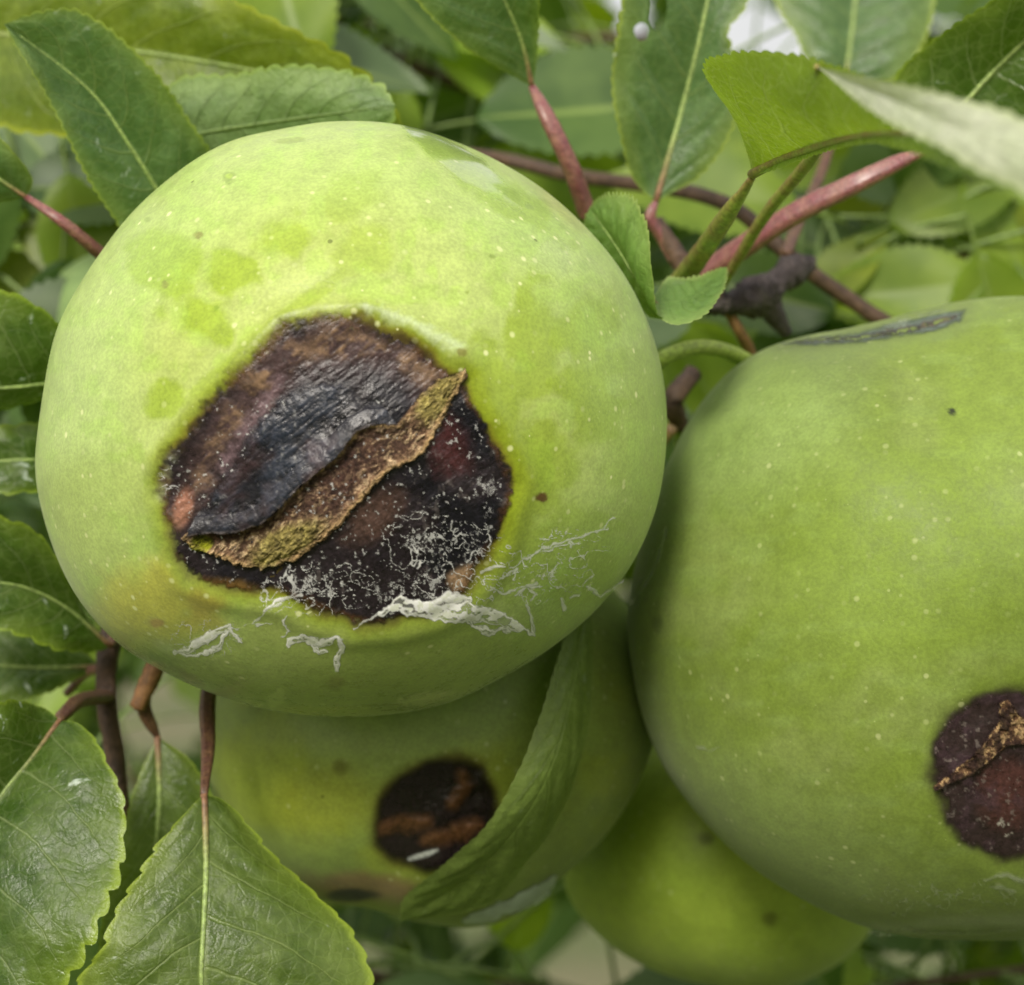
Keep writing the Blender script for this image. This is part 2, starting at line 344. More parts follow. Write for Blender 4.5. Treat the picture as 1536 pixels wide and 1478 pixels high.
def leaf(parent, L, M, R, mat, teeth=34, amp=0.28, tooth=1.0, camber=0.7, pet=None, prad=(0.6, 0.55), pmat=None, mid=0.34, midside=-1, vmat=None, nu=150, nv=17, quilt=0.28, lumps=0.8, seed=0, label=None, hole=None):
    """blade lofted between left edge, midrib and right edge, each a (px, py, depth mm) polyline from base to tip"""
    ln_ = np.linalg.norm(np.diff(spline(P3([M[0]]+list(R)+[M[-1]]), 80), axis=0), axis=1).sum()
    teeth = int(ln_/tooth); nu = min(420, max(120, teeth*6))
    if hole is not None: nu, nv = 620, 70
    m = spline(P3(M), nu)
    l = spline(P3([M[0]]+list(L)+[M[-1]]), nu); r = spline(P3([M[0]]+list(R)+[M[-1]]), nu)
    u = np.linspace(0, 1, nu)
    rs = np.random.RandomState(seed+11); jit = np.interp(u*teeth, np.arange(teeth+2), rs.uniform(0.5, 1.25, teeth+2))
    tan = np.gradient(m, axis=0); tan /= np.linalg.norm(tan, axis=1)[:, None]
    saw = ((u*teeth) % 1.0); saw = np.abs(np.sin(math.pi*np.where(saw < 0.62, saw*0.5/0.62, 0.5+(saw-0.62)*0.5/0.38)))**0.75
    env = sstep(0.03, 0.12, u)*(1-sstep(0.96, 1.0, u))
    av = np.r_[np.linspace(0, 0.9, nv-3), 0.955, 0.985, 1.0]
    vs = np.r_[-av[::-1], av[1:]]
    V = np.zeros((nu, len(vs), 3)); A = np.zeros((nu, len(vs), 3))
    ax = l-r; ax /= np.linalg.norm(ax, axis=1)[:, None]+1e-9
    nrm = np.cross(tan, ax); nrm /= np.linalg.norm(nrm, axis=1)[:, None]+1e-9
    if nrm[:, 1].mean() > 0: nrm = -nrm                       # towards the viewer's side
    for j, v in enumerate(vs):
        e = l if v < 0 else r; a = abs(v)
        p = m+(e-m)*a
        if a > 0.93:
            dirv = (e-m); w = np.linalg.norm(dirv, axis=1)[:, None]; dirv = dirv/(w+1e-9)
            k = (a-0.93)/0.07
            p = p+(dirv*0.9+tan*0.5)*(1.5*amp*k*saw*jit*env*np.minimum(1, w[:, 0]/1.2))[:, None]
        wloc = np.linalg.norm(e-m, axis=1)
        ph = ((u-0.22*a**1.25)*8) % 1.0
        q = quilt*np.sin(math.pi*ph)**0.6*math.sin(math.pi*min(1, a*1.05))
        lo = lumps*(fbm(u*9+seed*3.1, np.full(nu, v*3+seed), 1.6, 3, seed)-0.5)*a
        p = p+nrm*((camber*math.sin(math.pi*a*0.9)*np.minimum(1, wloc/8)+q*np.minimum(1, wloc/6)+lo*np.minimum(1, wloc/5)))[:, None]
        V[:, j] = p; A[:, j, 0] = u; A[:, j, 1] = v; A[:, j, 2] = (seed*0.137) % 5
    nvt = len(vs)
    F = grid_faces(nu, nvt)
    vv = V.reshape(-1, 3)
    if hole is not None:
        px, py = proj(vv)
        keep = np.ones(len(vv), bool)
        for (hx, hy, rx, ry, rot) in hole:
            keep &= (blob(px, py, hx, hy, rx, ry, rot)+0.35*(fbm(px, py, 14, 2, 5)-0.5)) > 1
        F = F[keep[F].all(1)]
    o = mesh_obj('leaf', vv, F, mat, parent, {'luv': A.reshape(-1, 3)}, origin=P(*M[0]))
    if label: o['label'] = label
    if mid:
        mp = m[:int(nu*0.97)]+nrm[:int(nu*0.97)]*0.02*midside*-1
        mid *= 0.52; tube('midrib', mp[::6], (mid*1.3, mid*0.9, mid*0.6, mid*0.2), vmat or M_VEIN, o, n=40, seg=8)
    if pet is not None:
        prad = (prad[0]*0.45, prad[0]*0.85)+tuple(prad[0]+(prad[-1]-prad[0])*i_/6 for i_ in range(1, 7)); tube('petiole', P3(pet), prad, pmat or M_PETR, o, n=40, seg=16, wob=0.03, seed=seed+5, groove=0.3, gdir=(0.2, -1, 0.5))
    return o

# ----------------------------------------------------------------- fruit
class Fruit:
    def __init__(s, cx, cy, d, rd, outline, shrink=0.99, a=2.15, b=2.0, sm=3.0):
        s.c = P(cx, cy, d); s.rd = rd; s.a = a; s.b = b
        o = np.array([P(x, y, d) for x, y in outline])-s.c
        th = np.arctan2(o[:, 2], o[:, 0]); r = np.hypot(o[:, 0], o[:, 2])*shrink
        i = np.argsort(th); th = th[i]; r = r[i]
        T = np.linspace(-math.pi, math.pi, 721)
        R = np.interp(T, np.r_[th-2*math.pi, th, th+2*math.pi], np.r_[r, r, r])
        k = np.exp(-0.5*(np.arange(-30, 31)/(sm*2))**2); k /= k.sum()
        Rp = np.r_[R[-31:-1], R, R[1:31]]; R = np.convolve(Rp, k, 'valid')
        s.T, s.R = T, R
        s.disp = lambda px, py: np.zeros_like(px)
    def Rt(s, th): return np.interp(th, s.T, s.R)
    def depth(s, q): return s.rd*np.clip(1-np.clip(q, 0, 1)**s.a, 0, 1)**(1/s.b)
    def normal(s, v):
        l = v-s.c; e = 1e-3
        def F(x, y, z):
            rho = np.hypot(x, z)/s.Rt(np.arctan2(z, x)); return rho**s.a+(np.abs(y)/s.rd)**s.b
        x, y, z = l[:, 0], l[:, 1], l[:, 2]; f0 = F(x, y, z)
        g = np.stack([F(x+e, y, z)-f0, F(x, y+e, z)-f0, F(x, y, z+e)-f0], 1)
        return g/(np.linalg.norm(g, axis=1)[:, None]+1e-12)
    def on(s, px, py, h=0.0, lim=0.985):
        """photo pixel -> point of the near face, lifted h mm"""
        px = np.asarray(px, float); py = np.asarray(py, float)
        y = np.full(px.shape, s.c[1]-0.7*s.rd)
        for _ in range(40):
            sc = (D0+y)/D0
            x = (px-768)*K*sc-s.c[0]; z = (739-py)*K*sc-s.c[2]
            q = np.minimum(np.hypot(x, z)/s.Rt(np.arctan2(z, x)), lim)
            y = 0.6*y+0.4*(s.c[1]-s.depth(q))
        v = np.stack([x+s.c[0], y, z+s.c[2]], -1).reshape(-1, 3)
        n = s.normal(v); dd = (s.disp(px, py)+h).reshape(-1)
        return v+n*dd[:, None], n
    def build(s, name, mat, parent, paint, nt=520, npz=300):
        th = np.linspace(-math.pi, math.pi, nt, endpoint=False); ph = np.linspace(0.0, math.pi, npz)
        ph[0] = 0.002; ph[-1] = math.pi-0.002
        PH, TH = np.meshgrid(ph, th, indexing='ij')
        q = np.sin(PH); R = s.Rt(TH)*q
        # the outline's bumps fade towards the poles so that the ends stay round
        Y = np.where(PH < math.pi/2, -1, 1)*s.depth(q)
        v = np.stack([s.c[0]+R*np.cos(TH), s.c[1]+Y, s.c[2]+R*np.sin(TH)], -1).reshape(-1, 3)
        px, py = proj(v); front = (v[:, 1] < s.c[1]+1)
        n = s.normal(v)
        fade = sstep(0.0, 0.25, np.cos(PH)).reshape(-1)
        d = np.where(front, s.disp(px, py), 0)*fade
        v = v+n*d[:, None]
        col, wet = paint(px, py, front)
        F = grid_faces(npz, nt, True)
        return mesh_obj(name, v, F, mat, parent, {'col': col, 'wet': wet}, origin=s.c)
    def patch(s, name, mat, parent, box, step, fn, cut=0.02):
        """fn(px, py) -> colour (n,3), alpha, height mm, gloss; grid cells with no coverage are dropped"""
        xs = np.arange(box[0], box[2], step); ys = np.arange(box[1], box[3], step)
        Y, X = np.meshgrid(ys, xs, indexing='ij')
        col, al, h, gl = fn(X, Y)
        v, n = s.on(X, Y, h)
        F = grid_faces(len(ys), len(xs))
        keep = (al.reshape(-1)[F] > cut).any(1); F = F[keep]
        used = np.unique(F); remap = np.zeros(len(v), np.int32); remap[used] = np.arange(len(used))
        o = mesh_obj(name, v[used], remap[F], mat, parent, {'col': col.reshape(-1, 3)[used], 'alpha': al.reshape(-1)[used], 'wet': gl.reshape(-1)[used]})
        return o
    def dot(s, parent, x, y, rx, ry, rot, color, name='spot', h=0.04, ring=None, gloss=0.0, dome=0.0, soft=0.75, mat=None):
        def fn(X, Y):
            b = blob(X, Y, x, y, rx, ry, rot)+0.5*(fbm(X, Y, max(rx, ry)*0.7, 3, int(x))-0.5)
            al = 1-sstep(1-soft, 1.0, b)
            c = np.tile(np.array(color), X.shape+(1,)).astype(float)
            if ring is not None: c = mixc(c, ring, sstep(0.45, 0.8, b))
            return c, al, h+dome*np.clip(1-b*b, 0, 1), np.full(X.shape, gloss)
        m = max(rx, ry)*1.5
        return s.patch(name, mat or M_SPOT, parent, (x-m, y-m, x+m, y+m), max(0.8, m/26), fn)

def col0(X, c): return np.tile(np.array(c, float), X.shape+(1,))

# ================================================================= the setting
def ground():
    m = NT('orchard_ground'); o = m.obj(); n1 = m.noise(o, 0.6, 5, 0.6); n2 = m.noise(o, 12, 5, 0.7)
    c = m.mix(m.ramp(n1, 0.42, 0.6), lin(80,98,42), lin(120,116,84)); c = m.mix(m.ramp(n2, 0.35, 0.7), c, lin(104,104,70))
    bump = m.n('Bump', {'Strength': 0.8, 'Distance': 0.05, 'Height': n2})
    mat = m.surf(m.n('BsdfPrincipled', {'Base Color': c, 'Roughness': 0.9, 'Normal': bump}))
    n = 61; g = np.linspace(-1, 1, n); g = np.sign(g)*np.abs(g)**2.2*180000
    X, Y = np.meshgrid(g, g, indexing='ij'); Z = -H0*1000+120*(fbm(X, Y, 4000, 3, 3)-0.5)
    o = mesh_obj('ground', np.stack([X, Y, Z], -1).reshape(-1, 3), grid_faces(n, n), mat, None, origin=np.array([0, 0, -H0*1000.0]))
    o['kind'] = 'structure'
ground()

# ================================================================= the big cracked fruit
F1_OUT = [(60,720),(66,640),(78,570),(100,480),(155,385),(240,290),(340,222),(440,194),(530,188),(640,198),(740,236),(830,292),(900,362),(950,432),(985,510),(1003,600),(1001,680),(985,770),(950,850),(900,915),(840,965),(760,1015),(680,1055),(600,1072),(500,1077),(400,1066),(330,1046),(250,1012),(180,970),(120,900),(82,815)]
F1 = Fruit(532, 632, 0, 22.0, F1_OUT)
LES = [(262,812),(243,745),(252,690),(300,630),(350,580),(398,532),(430,500),(480,486),(540,484),(590,503),(640,533),(662,556),(695,575),(705,610),(730,650),(752,690),(765,725),(750,770),(742,810),(716,860),(690,892),(640,915),(590,927),(530,934),(470,917),(430,892),(370,886),(320,877),(285,862),(266,840)]
FLAPLOW = [(281,803),(361,798),(394,784),(426,755),(458,722),(499,690),(535,648),(555,638),(595,637)]
FLAP = FLAPLOW+[(575,610),(540,572),(500,556),(455,566),(415,588),(380,622),(352,660),(325,700),(300,745)]
SCAR = [(269,807),(281,799),(361,792),(394,778),(426,749),(458,716),(499,684),(535,643),(555,633),(595,636),(628,594),(656,569),(694,557),(698,566),(680,603),(657,647),(637,683),(582,711),(556,740),(524,776),(483,816),(442,845),(390,858),(349,853),(321,841),(281,828)]
def f1_disp(x, y):
    sd = sdf(LES, x, y)
    d = -0.55*sstep(-30, 60, sd)+0.22*np.exp(-((sd+26)/16)**2)
    d = d+0.35*np.exp(-(sdf([(250,690),(350,575),(432,492),(560,470),(690,520),(690,526),(560,478),(436,502),(352,583),(258,694)], x, y)/26)**2)
    d = d-0.35*np.exp(-((stroke([(420,190,0),(560,330,0),(640,430,0)], x, y))/45)**2)*0.5
    d = d+0.9*(fbm(x, y, 260, 2, 4)-0.5)
    return d
F1.disp = f1_disp
def f1_paint(x, y, front):
    c = col0(x, lin(174,190,102))
    n = fbm(x, y, 120, 4, 1); n2 = fbm(x, y, 34, 4, 2); n3 = fbm(x, y, 420, 3, 9)
    c = mixc(c, lin(182,202,122), sstep(0.42, 0.72, n3)*0.6)
    sat = np.zeros_like(x)
    for (cx, cy, rx, ry, ro, k) in [(250,400,75,62,0,1),(300,480,70,45,20,.9),(345,410,60,42,0,.9),(430,360,75,38,-20,.8),(520,300,70,40,-35,.5),(890,495,75,75,0,.9),(880,590,70,80,0,.9),(800,530,60,120,0,.7),(740,600,50,120,-15,.7),(760,290,150,32,36,1),(650,215,60,20,25,1),(800,700,60,120,10,.7),(850,840,100,90,0,.7),(660,990,220,50,-8,.6),(960,640,60,160,0,.5),(250,600,40,30,-45,.8),(420,490,190,16,-40,.6),(540,380,60,50,0,.5)]:
        b = blob(x, y, cx, cy, rx, ry, ro); sat = np.maximum(sat, k*(1-sstep(0.55, 1.05, b+1.1*(n2-0.5)+0.7*(n-0.5))))
    c = mixc(c, lin(146,172,24), sat*0.9)
    c = mixc(c, lin(158,196,62), sstep(0.5, 0.72, n2)*0.35)
    low = sstep(880, 1010, y+60*(n-0.5)); c = mixc(c, lin(158,166,66), low*0.75)
    yel = 1-sstep(0.3, 1.2, blob(x, y, 240, 900, 130, 80, -20)+0.5*(n2-0.5)); c = mixc(c, lin(204,188,48), yel*0.95)
    org = 1-sstep(0.25, 1.1, blob(x, y, 308, 905, 52, 50, 0)+0.8*(n2-0.5)); c = mixc(c, lin(176,140,26), org*0.85)
    org = 1-sstep(0.25, 1.1, blob(x, y, 258, 800, 26, 80, -8)+0.8*(n2-0.5)); c = mixc(c, lin(182,168,40), org*0.6)
    sd = sdf(LES, x, y)+22*(n2-0.5)
    right = sstep(560, 700, x)
    c = mixc(c, lin(136,152,26), np.exp(-((sd+8)/(18+14*right))**2)*0.85)
    c = mixc(c, lin(112,96,30), sstep(-16, -2, sd)*0.7)
    c = mixc(c, lin(70,56,30), sstep(-8, 4, sd)*0.9)
    c = mixc(c, lin(206,214,176), np.exp(-((stroke([(250,720,2),(262,690,4),(240,745,2)], x, y)-2)/9)**2)*0.55)
    ring = stroke([(540,468,0),(590,478,3),(620,490,1),(655,510,4),(692,526,1)], x, y+14*(n2-0.5)); c = mixc(c, lin(204,220,180), sstep(-12, 3, ring+16*(fbm(x, y, 12, 3, 18)-0.5))*0.6)
    c = mixc(c, lin(196,168,110), (1-sstep(0.4, 1.2, blob(x, y, 850, 300, 70, 26, 48)+0.6*(n-0.5)))*0.5)
    for (sx_, sy_, rx, ry, ro, cc, k) in [(812,746,15,9,0,(92,60,26),1),(346,271,13,10,0,(110,126,24),.8),(346,269,7,5,0,(166,190,40),.8),(298,353,8,7,0,(116,92,22),.9),(249,428,7,7,0,(116,112,24),.8),(434,212,26,5,-6,(128,136,40),.8),(688,532,9,7,0,(124,120,50),.8),(326,464,5,6,0,(120,150,30),.7),(798,306,9,5,30,(104,120,40),.6),(737,386,7,4,20,(120,140,50),.7),
            (640,1047,50,11,-8,(214,220,140),.9),(414,1050,14,20,30,(206,216,130),.9),(505,1024,16,14,0,(128,112,24),.8),(285,1022,28,9,25,(120,94,24),.8),(232,936,19,12,4,(190,176,80),.8),(233,937,14,8,4,(186,124,62),.95),(222,330,4,4,0,(120,140,40),.6),(620,330,4,3,0,(130,150,50),.6),(700,440,3,3,0,(120,140,40),.6)]:
        c = mixc(c, lin(*cc), k*(1-sstep(0.55, 1.05, blob(x, y, sx_, sy_, rx, ry, ro)+0.6*(fbm(x, y, 8, 2, 19)-0.5))))
    bl = sstep(0.6, 0.85, blob(x, y, 532, 632, 470, 445)); c = mixc(c, lin(166,196,118), bl*0.4)
    c = np.where(front[:, None], c, np.array(lin(150,185,80)))
    wet = np.maximum(1-sstep(0.6, 1.1, blob(x, y, 690, 238, 125, 24, 33)+0.5*(n2-0.5)), 0.55*(1-sstep(0.5, 1.1, blob(x, y, 825, 395, 42, 60, 15)+0.5*(n2-0.5))))
    wet = np.maximum(wet, 0.35*(1-sstep(0.5, 1.1, blob(x, y, 300, 965, 120, 50, -10)))+0.3*low)
    return c, np.clip(wet, 0, 1)
t1 = thing('green_plum', 'green plum split by a long tan crack across a large black patch', 'fruit', F1.c, 'damaged green plums in the cluster')
F1.build('skin', M_SKIN, t1, f1_paint, 900, 460)

def f1_lesion(x, y):
    wx = x+20*(fbm(x, y, 70, 2, 31)-0.5); wy = y+20*(fbm(x, y, 70, 2, 32)-0.5)
    n = fbm(x, y, 46, 5, 33, 0.6); nf = fbm(x, y, 9, 4, 34, 0.6); nb = fbm(x, y, 120, 3, 35)
    # grain runs along the crack
    gx = (x*0.79-y*0.61); gy = (x*0.61+y*0.79); fib = fbm(gx/6, gy, 5, 4, 36, 0.6)
    sd = sdf(LES, wx, wy)+9*(nf-0.5)
    ul = sstep(60, -60, (x-470)*0.55+(y-600)*0.83); fz = 6+14*ul
    al = sstep(-fz, fz, sd+fz*1.1*(nf-0.5))
    c = col0(x, lin(40,33,38))
    c = mixc(c, lin(24,22,30), sstep(0.45, 0.65, nb))
    up = stroke([(262,790,0),(300,690,6),(360,612,8),(430,536,10),(520,512,14),(600,532,8),(645,562,4)], x, y)
    brown = sstep(-48, 8, up+46*(n-0.5)); c = mixc(c, lin(84,66,66), brown*0.8)
    tan = sstep(-26, 10, up+40*(n-0.5)-4)*sstep(0.40, 0.62, fbm(x, y, 30, 4, 37, 0.6)*0.7+fib*0.3); c = mixc(c, lin(150,122,94), tan*0.75)
    c = mixc(c, lin(120,98,104), sstep(-18, 3, stroke([(330,700,0),(380,628,3),(420,570,2)], x, y)+20*(nf-0.5))*0.7)
    mar = 1-sstep(0.3, 1.1, blob(x, y, 660, 660, 44, 90, -28)+0.8*(n-0.5)); c = mixc(c, lin(78,40,42), mar*0.75)
    mar = 1-sstep(0.3, 1.1, blob(x, y, 560, 780, 70, 40, -40)+0.8*(n-0.5)); c = mixc(c, lin(96,72,62), mar*0.6)
    pk = 1-sstep(0.4, 1.1, blob(x, y, 268, 764, 16, 34, 10)+0.5*(n-0.5)); c = mixc(c, lin(170,120,100), pk*0.8)
    tb = 1-sstep(0.4, 1.1, blob(x, y, 696, 872, 34, 24, -30)+0.7*(n-0.5)); c = mixc(c, lin(182,150,116), tb*0.9)
    ob = 1-sstep(0.4, 1.1, blob(x, y, 330, 890, 70, 20, 5)+0.7*(n-0.5)); c = mixc(c, lin(110,84,40), ob*0.8)
    rim = sstep(12, 0, sd)*sstep(0.35, 0.6, n); c = mixc(c, lin(98,66,36), rim*0.7)
    fl = sstep(0.60, 0.72, nf)*sstep(0.5, 0.7, n); c = mixc(c, lin(120,112,110), fl*0.35)
    h = 0.10+0.24*(n-0.5)+0.07*(fib-0.5)-0.06*(1-sstep(-6, 8, sd))
    gl = np.clip(0.25+0.5*(nb-0.4), 0, 0.6)
    return c, al, h, gl
les1 = F1.patch('lesion', M_DEAD, t1, (225,465,790,955), 1.15, f1_lesion)
def f1_scar(x, y):
    n = fbm(x, y, 40, 5, 41, 0.62); nf = fbm(x, y, 8, 4, 42, 0.65); rg = ridge(x, y, 16, 4, 43)
    gx = (x*0.72-y*0.69); gy = (x*0.69+y*0.72); fib = fbm((gx+14*n)/3, gy+14*n, 4, 4, 44, 0.65)
    wx = x+9*(nf-0.5)+8*(n-0.5); wy = y+9*(fbm(x, y, 10, 3, 45)-0.5)
    sd = sdf(SCAR, wx, wy)
    al = sstep(-1.5, 1.5, sd)
    c = col0(x, lin(136,108,82))
    c = mixc(c, lin(214,188,150), sstep(0.50, 0.66, fib*0.65+nf*0.35)*0.8); c = mixc(c, lin(92,68,56), sstep(0.5, 0.34, fib*0.7+n*0.3)*0.7)
    ol = np.maximum(1-sstep(0.4, 1.1, blob(x, y, 655, 600, 62, 24, -55)+0.5*(n-0.5)), 1-sstep(0.5, 1.15, blob(x, y, 430, 815, 75, 26, -28)+0.5*(n-0.5)))
    c = mixc(c, lin(146,138,70), ol*0.75); c = mixc(c, lin(196,182,104), ol*sstep(0.5, 0.7, nf)*0.6)
    yg = 1-sstep(0.7, 1.05, blob(x, y, 297, 820, 19, 16)+0.4*(n-0.5)); c = mixc(c, lin(158,164,28), yg)
    core = 1-sstep(0.3, 1.1, blob(x, y, 510, 720, 95, 44, -43)+0.6*(n-0.5)); c = mixc(c, lin(84,60,52), core*0.85)
    pit = sstep(0.60, 0.74, fbm(x, y, 20, 4, 46, 0.62))*np.maximum(core, 0.25); c = mixc(c, lin(42,28,26), pit*0.95)
    c = mixc(c, lin(222,186,150), sstep(0.66, 0.78, rg*0.6+nf*0.4)*core*0.7)
    lo = -stroke([(a, b, 0) for a, b in FLAPLOW], x, y); c = mixc(c, lin(50,36,30), sstep(26, 4, lo+14*(n-0.5))*0.75)
    c = mixc(c, lin(70,50,44), sstep(8, 22, sd)*(1-0.8*ol)*sstep(0.62, 0.45, fib*0.6+nf*0.4)*0.75)
    lip = np.exp(-((sd-5)/3.5)**2); c = mixc(c, lin(190,160,112), lip*sstep(0.3, 0.55, n+0.2*(nf-0.5))*0.75)
    c = mixc(c, lin(44,32,26), sstep(2.5, -0.5, sd)*0.85)
    crv = sstep(0.93, 0.98, 1-np.abs(2*fbm((gx+18*n)/3.2, gy+10*n, 9, 3, 47)-1))*np.maximum(core, 0.35)
    c = mixc(c, lin(36,24,22), crv*0.8)
    h = 0.34+0.34*(n-0.4)+0.30*(fib-0.5)+0.12*(nf-0.5)+0.25*(rg-0.5)*core-0.10*core-0.30*pit-0.25*crv+0.32*ol*sstep(0, 20, sd)-0.22*(1-ol)*sstep(8, 24, sd)+0.10*lip-0.12*sstep(3, 0, sd)
    return c, al, np.maximum(h, 0.17), 0.15*ol+0.4*yg
F1.patch('corky_scar', M_SCAR, les1, (255,545,712,872), 1.0, f1_scar)
def f1_flap(x, y):
    n = fbm(x, y, 46, 5, 51, 0.6); nf = fbm(x, y, 9, 4, 52, 0.6)
    gx = (x*0.79-y*0.61); gy = (x*0.61+y*0.79); fib = fbm(gx/7, gy, 5, 4, 53, 0.6)
    wx = x+7*(nf-0.5); wy = y+7*(fbm(x, y, 11, 3, 54)-0.5)
    sd = sdf(FLAP, wx, wy)
    lo = -stroke([(a, b, 0) for a, b in FLAPLOW], x, y)            # distance from the torn edge
    soft = sstep(0, 34, sd+26*(n-0.5))
    al = np.where(lo < 40, sstep(-1, 1.5, sd)*np.maximum(soft, sstep(46, 18, lo)), soft*sstep(0, 3, sd))
    c = col0(x, lin(26,25,33)); c = mixc(c, lin(46,52,66), sstep(0.42, 0.7, n*0.7+fib*0.3)*0.8)
    c = mixc(c, lin(74,54,56), sstep(0.55, 0.75, fbm(x, y, 70, 4, 55))*0.5)
    c = mixc(c, lin(128,118,116), sstep(5, 0, lo)*sstep(0.35, 0.6, nf)*0.5)
    c = mixc(c, lin(150,150,150), sstep(0.68, 0.8, nf*0.7+n*0.3)*0.5)
    h = 0.30+0.62*np.exp(-(lo/26)**2)*(0.25+0.75*sstep(600, 520, x))+0.2*(n-0.5)+0.06*(fib-0.5)-0.25*(1-soft)*(lo > 25)
    gl = np.clip(0.35+0.9*(1-sstep(0.2, 1.0, blob(x, y, 350, 775, 70, 22, -12))), 0, 0.9)
    return c, al, h, gl
F1.patch('lifted_skin_flap', M_FLAP, les1, (262,540,612,815), 1.1, f1_flap)

# white dried residue: films, rings and hair-thin threads
THREADS = [[(765,850,.8),(790,838,1),(815,822,1),(840,812,1.2),(870,806,1),(895,797,1.2),(912,790,.8)], [(733,879,1),(745,885,1.4),(757,890,1.6),(775,884,1),(805,876,.8)], [(770,893,.8),(790,882,1.2),(808,880,.8)],
    [(823,870,.8),(832,855,1.2),(838,846,.8)], [(852,898,.8),(868,890,1)], [(882,880,1.2),(900,895,1.4),(915,885,1),(932,868,.8)], [(843,895,.8),(847,915,1.6)], [(874,878,.8),(888,862,1)], [(788,900,1),(792,915,1.4),(798,945,2)],
    [(760,860,.8),(775,850,1.2),(770,868,.8)], [(720,860,1),(740,850,1.2),(755,848,.8)], [(790,885,.8),(805,890,1.2),(795,900,1)], [(400,916,.8),(425,902,1),(452,893,1)], [(380,938,.8),(400,918,1)], [(530,940,.8),(560,925,1.2),(575,915,1)], [(812,828,.6),(840,818,.8),(868,815,.6)], [(905,792,.6),(918,775,.8)]]
def f1_residue(x, y):
    wx = x+16*(fbm(x, y, 26, 3, 61)-0.5)+5*(fbm(x, y, 7, 2, 62)-0.5); wy = y+16*(fbm(x, y, 26, 3, 63)-0.5)+5*(fbm(x, y, 7, 2, 64)-0.5)
    n = fbm(x, y, 22, 4, 65, 0.6); nf = fbm(x, y, 7, 3, 66)
    film = np.full(x.shape, -99.0)
    for st in ([(570,916,4),(600,908,9),(640,914,11),(690,914,13),(725,920,12),(760,934,8),(778,940,4)],
               [(690,915,4),(705,935,3),(735,948,3.5),(756,946,3),(770,932,3)],
               [(775,935,2),(798,948,2),(796,930,1.5)], [(640,905,4),(665,896,4),(700,898,5)],
               [(432,965,4),(458,958,6),(482,965,5),(505,950,4),(515,968,5),(508,990,4),(504,1006,4)],
               [(262,985,1.5),(290,970,4),(318,955,7),(340,948,5),(352,955,2.5),(365,966,2)],
               [(270,984,1),(300,986,3),(330,972,4),(345,952,3)], [(345,948,1.5),(375,938,1.2),(395,940,1),(412,935,1)],
               [(395,915,1.2),(420,900,1.2),(450,892,1)], [(420,958,1),(435,948,1.2),(428,925,1)], [(470,962,2),(478,982,2),(490,978,2)]):
        film = np.maximum(film, stroke(st, wx, wy))
    film = film+0.4+7*(n-0.5)
    hl = sstep(0.52, 0.60, fbm(x*0.9+y*0.3, y*1.9, 15, 3, 67)); a = sstep(-1.2, 2.0, film)*(1-0.8*hl*sstep(1, 5, film))
    # threads
    reg = np.maximum.reduce([1-sstep(0.4, 1.1, blob(x, y, 700, 850, 100, 75, -25)), 0.8*(1-sstep(0.4, 1.1, blob(x, y, 830, 850, 115, 70, -25))), 1-sstep(0.5, 1.1, blob(x, y, 480, 885, 110, 48, -6)),
             0.9*(1-sstep(0.5, 1.1, blob(x, y, 640, 820, 90, 60, 0))), 0.7*(1-sstep(0.4, 1.1, blob(x, y, 300, 960, 80, 40, 0)))])
    r1 = 1-np.abs(2*fbm(wx, wy, 30, 3, 68)-1); r2 = 1-np.abs(2*fbm(wx*0.7+wy*0.4, wy*1.5, 20, 3, 69)-1)
    th = np.maximum(sstep(0.965, 0.99, r1), sstep(0.97, 0.99, r2))*sstep(0.25, 0.5, reg*(0.4+1.1*fbm(x, y, 44, 3, 70)))
    a = np.maximum(a, th*0.6)
    # powdery flecks over the dark patch
    dark = sstep(0, 12, sdf(LES, x, y))*sstep(690, 800, y+0.35*(x-500))
    cl = np.maximum.reduce([1-sstep(0.3, 1.1, blob(x, y, 650, 815, 62, 26, -15)), 1-sstep(0.3, 1.1, blob(x, y, 715, 825, 40, 34, -35)), 1-sstep(0.3, 1.1, blob(x, y, 470, 880, 90, 26, -4)), 1-sstep(0.3, 1.1, blob(x, y, 620, 880, 90, 34, -12)), 0.55*(1-sstep(0.3, 1.1, blob(x, y, 730, 740, 36, 60, 0)))])
    fk = np.maximum(sstep(0.90, 0.97, 1-np.abs(2*fbm(wx, wy, 15, 4, 71, 0.6)-1))*sstep(0.5, 0.62, fbm(x, y, 18, 3, 77)*0.6+cl*0.3), sstep(0.64, 0.70, fbm(x, y, 9, 4, 72, 0.7)))*dark*cl
    a = np.maximum(a, fk*0.42*sstep(0.3, 0.6, cl+0.5*(fbm(x, y, 40, 3, 73)-0.4)))
    sp = sstep(0.73, 0.78, fbm(x, y, 7, 3, 75, 0.7))*sstep(0, 12, sdf(LES, x, y)); a = np.maximum(a, sp*0.35)
    for st in THREADS: a = np.maximum(a, 0.62*sstep(-1.6, 0.9, stroke(st, x+9*(fbm(x, y, 14, 3, 78)-0.5), y+9*(fbm(x, y, 14, 3, 79)-0.5))+2.4*(nf-0.5)))
    lw = sstep(0.9, 0.97, 1-np.abs(2*fbm(wx, wy*2, 16, 3, 76)-1))*(1-sstep(0.3, 1.1, blob(x, y, 256, 715, 22, 36, 20))); a = np.maximum(a, lw*0.6)
    inl = sstep(-14, 6, sdf(LES, x, y))
    c = col0(x, lin(252,253,250)); c = mixc(c, lin(190,204,140), sstep(-1, 6, film)*(nf > 0.5)*0.3)
    return c, a, 0.03+0.20*inl+0.02*sstep(0, 5, film), np.full(x.shape, 0.3)
F1.patch('dried_residue', M_RES, t1, (235,600,945,1020), 1.05, f1_residue, cut=0.06)

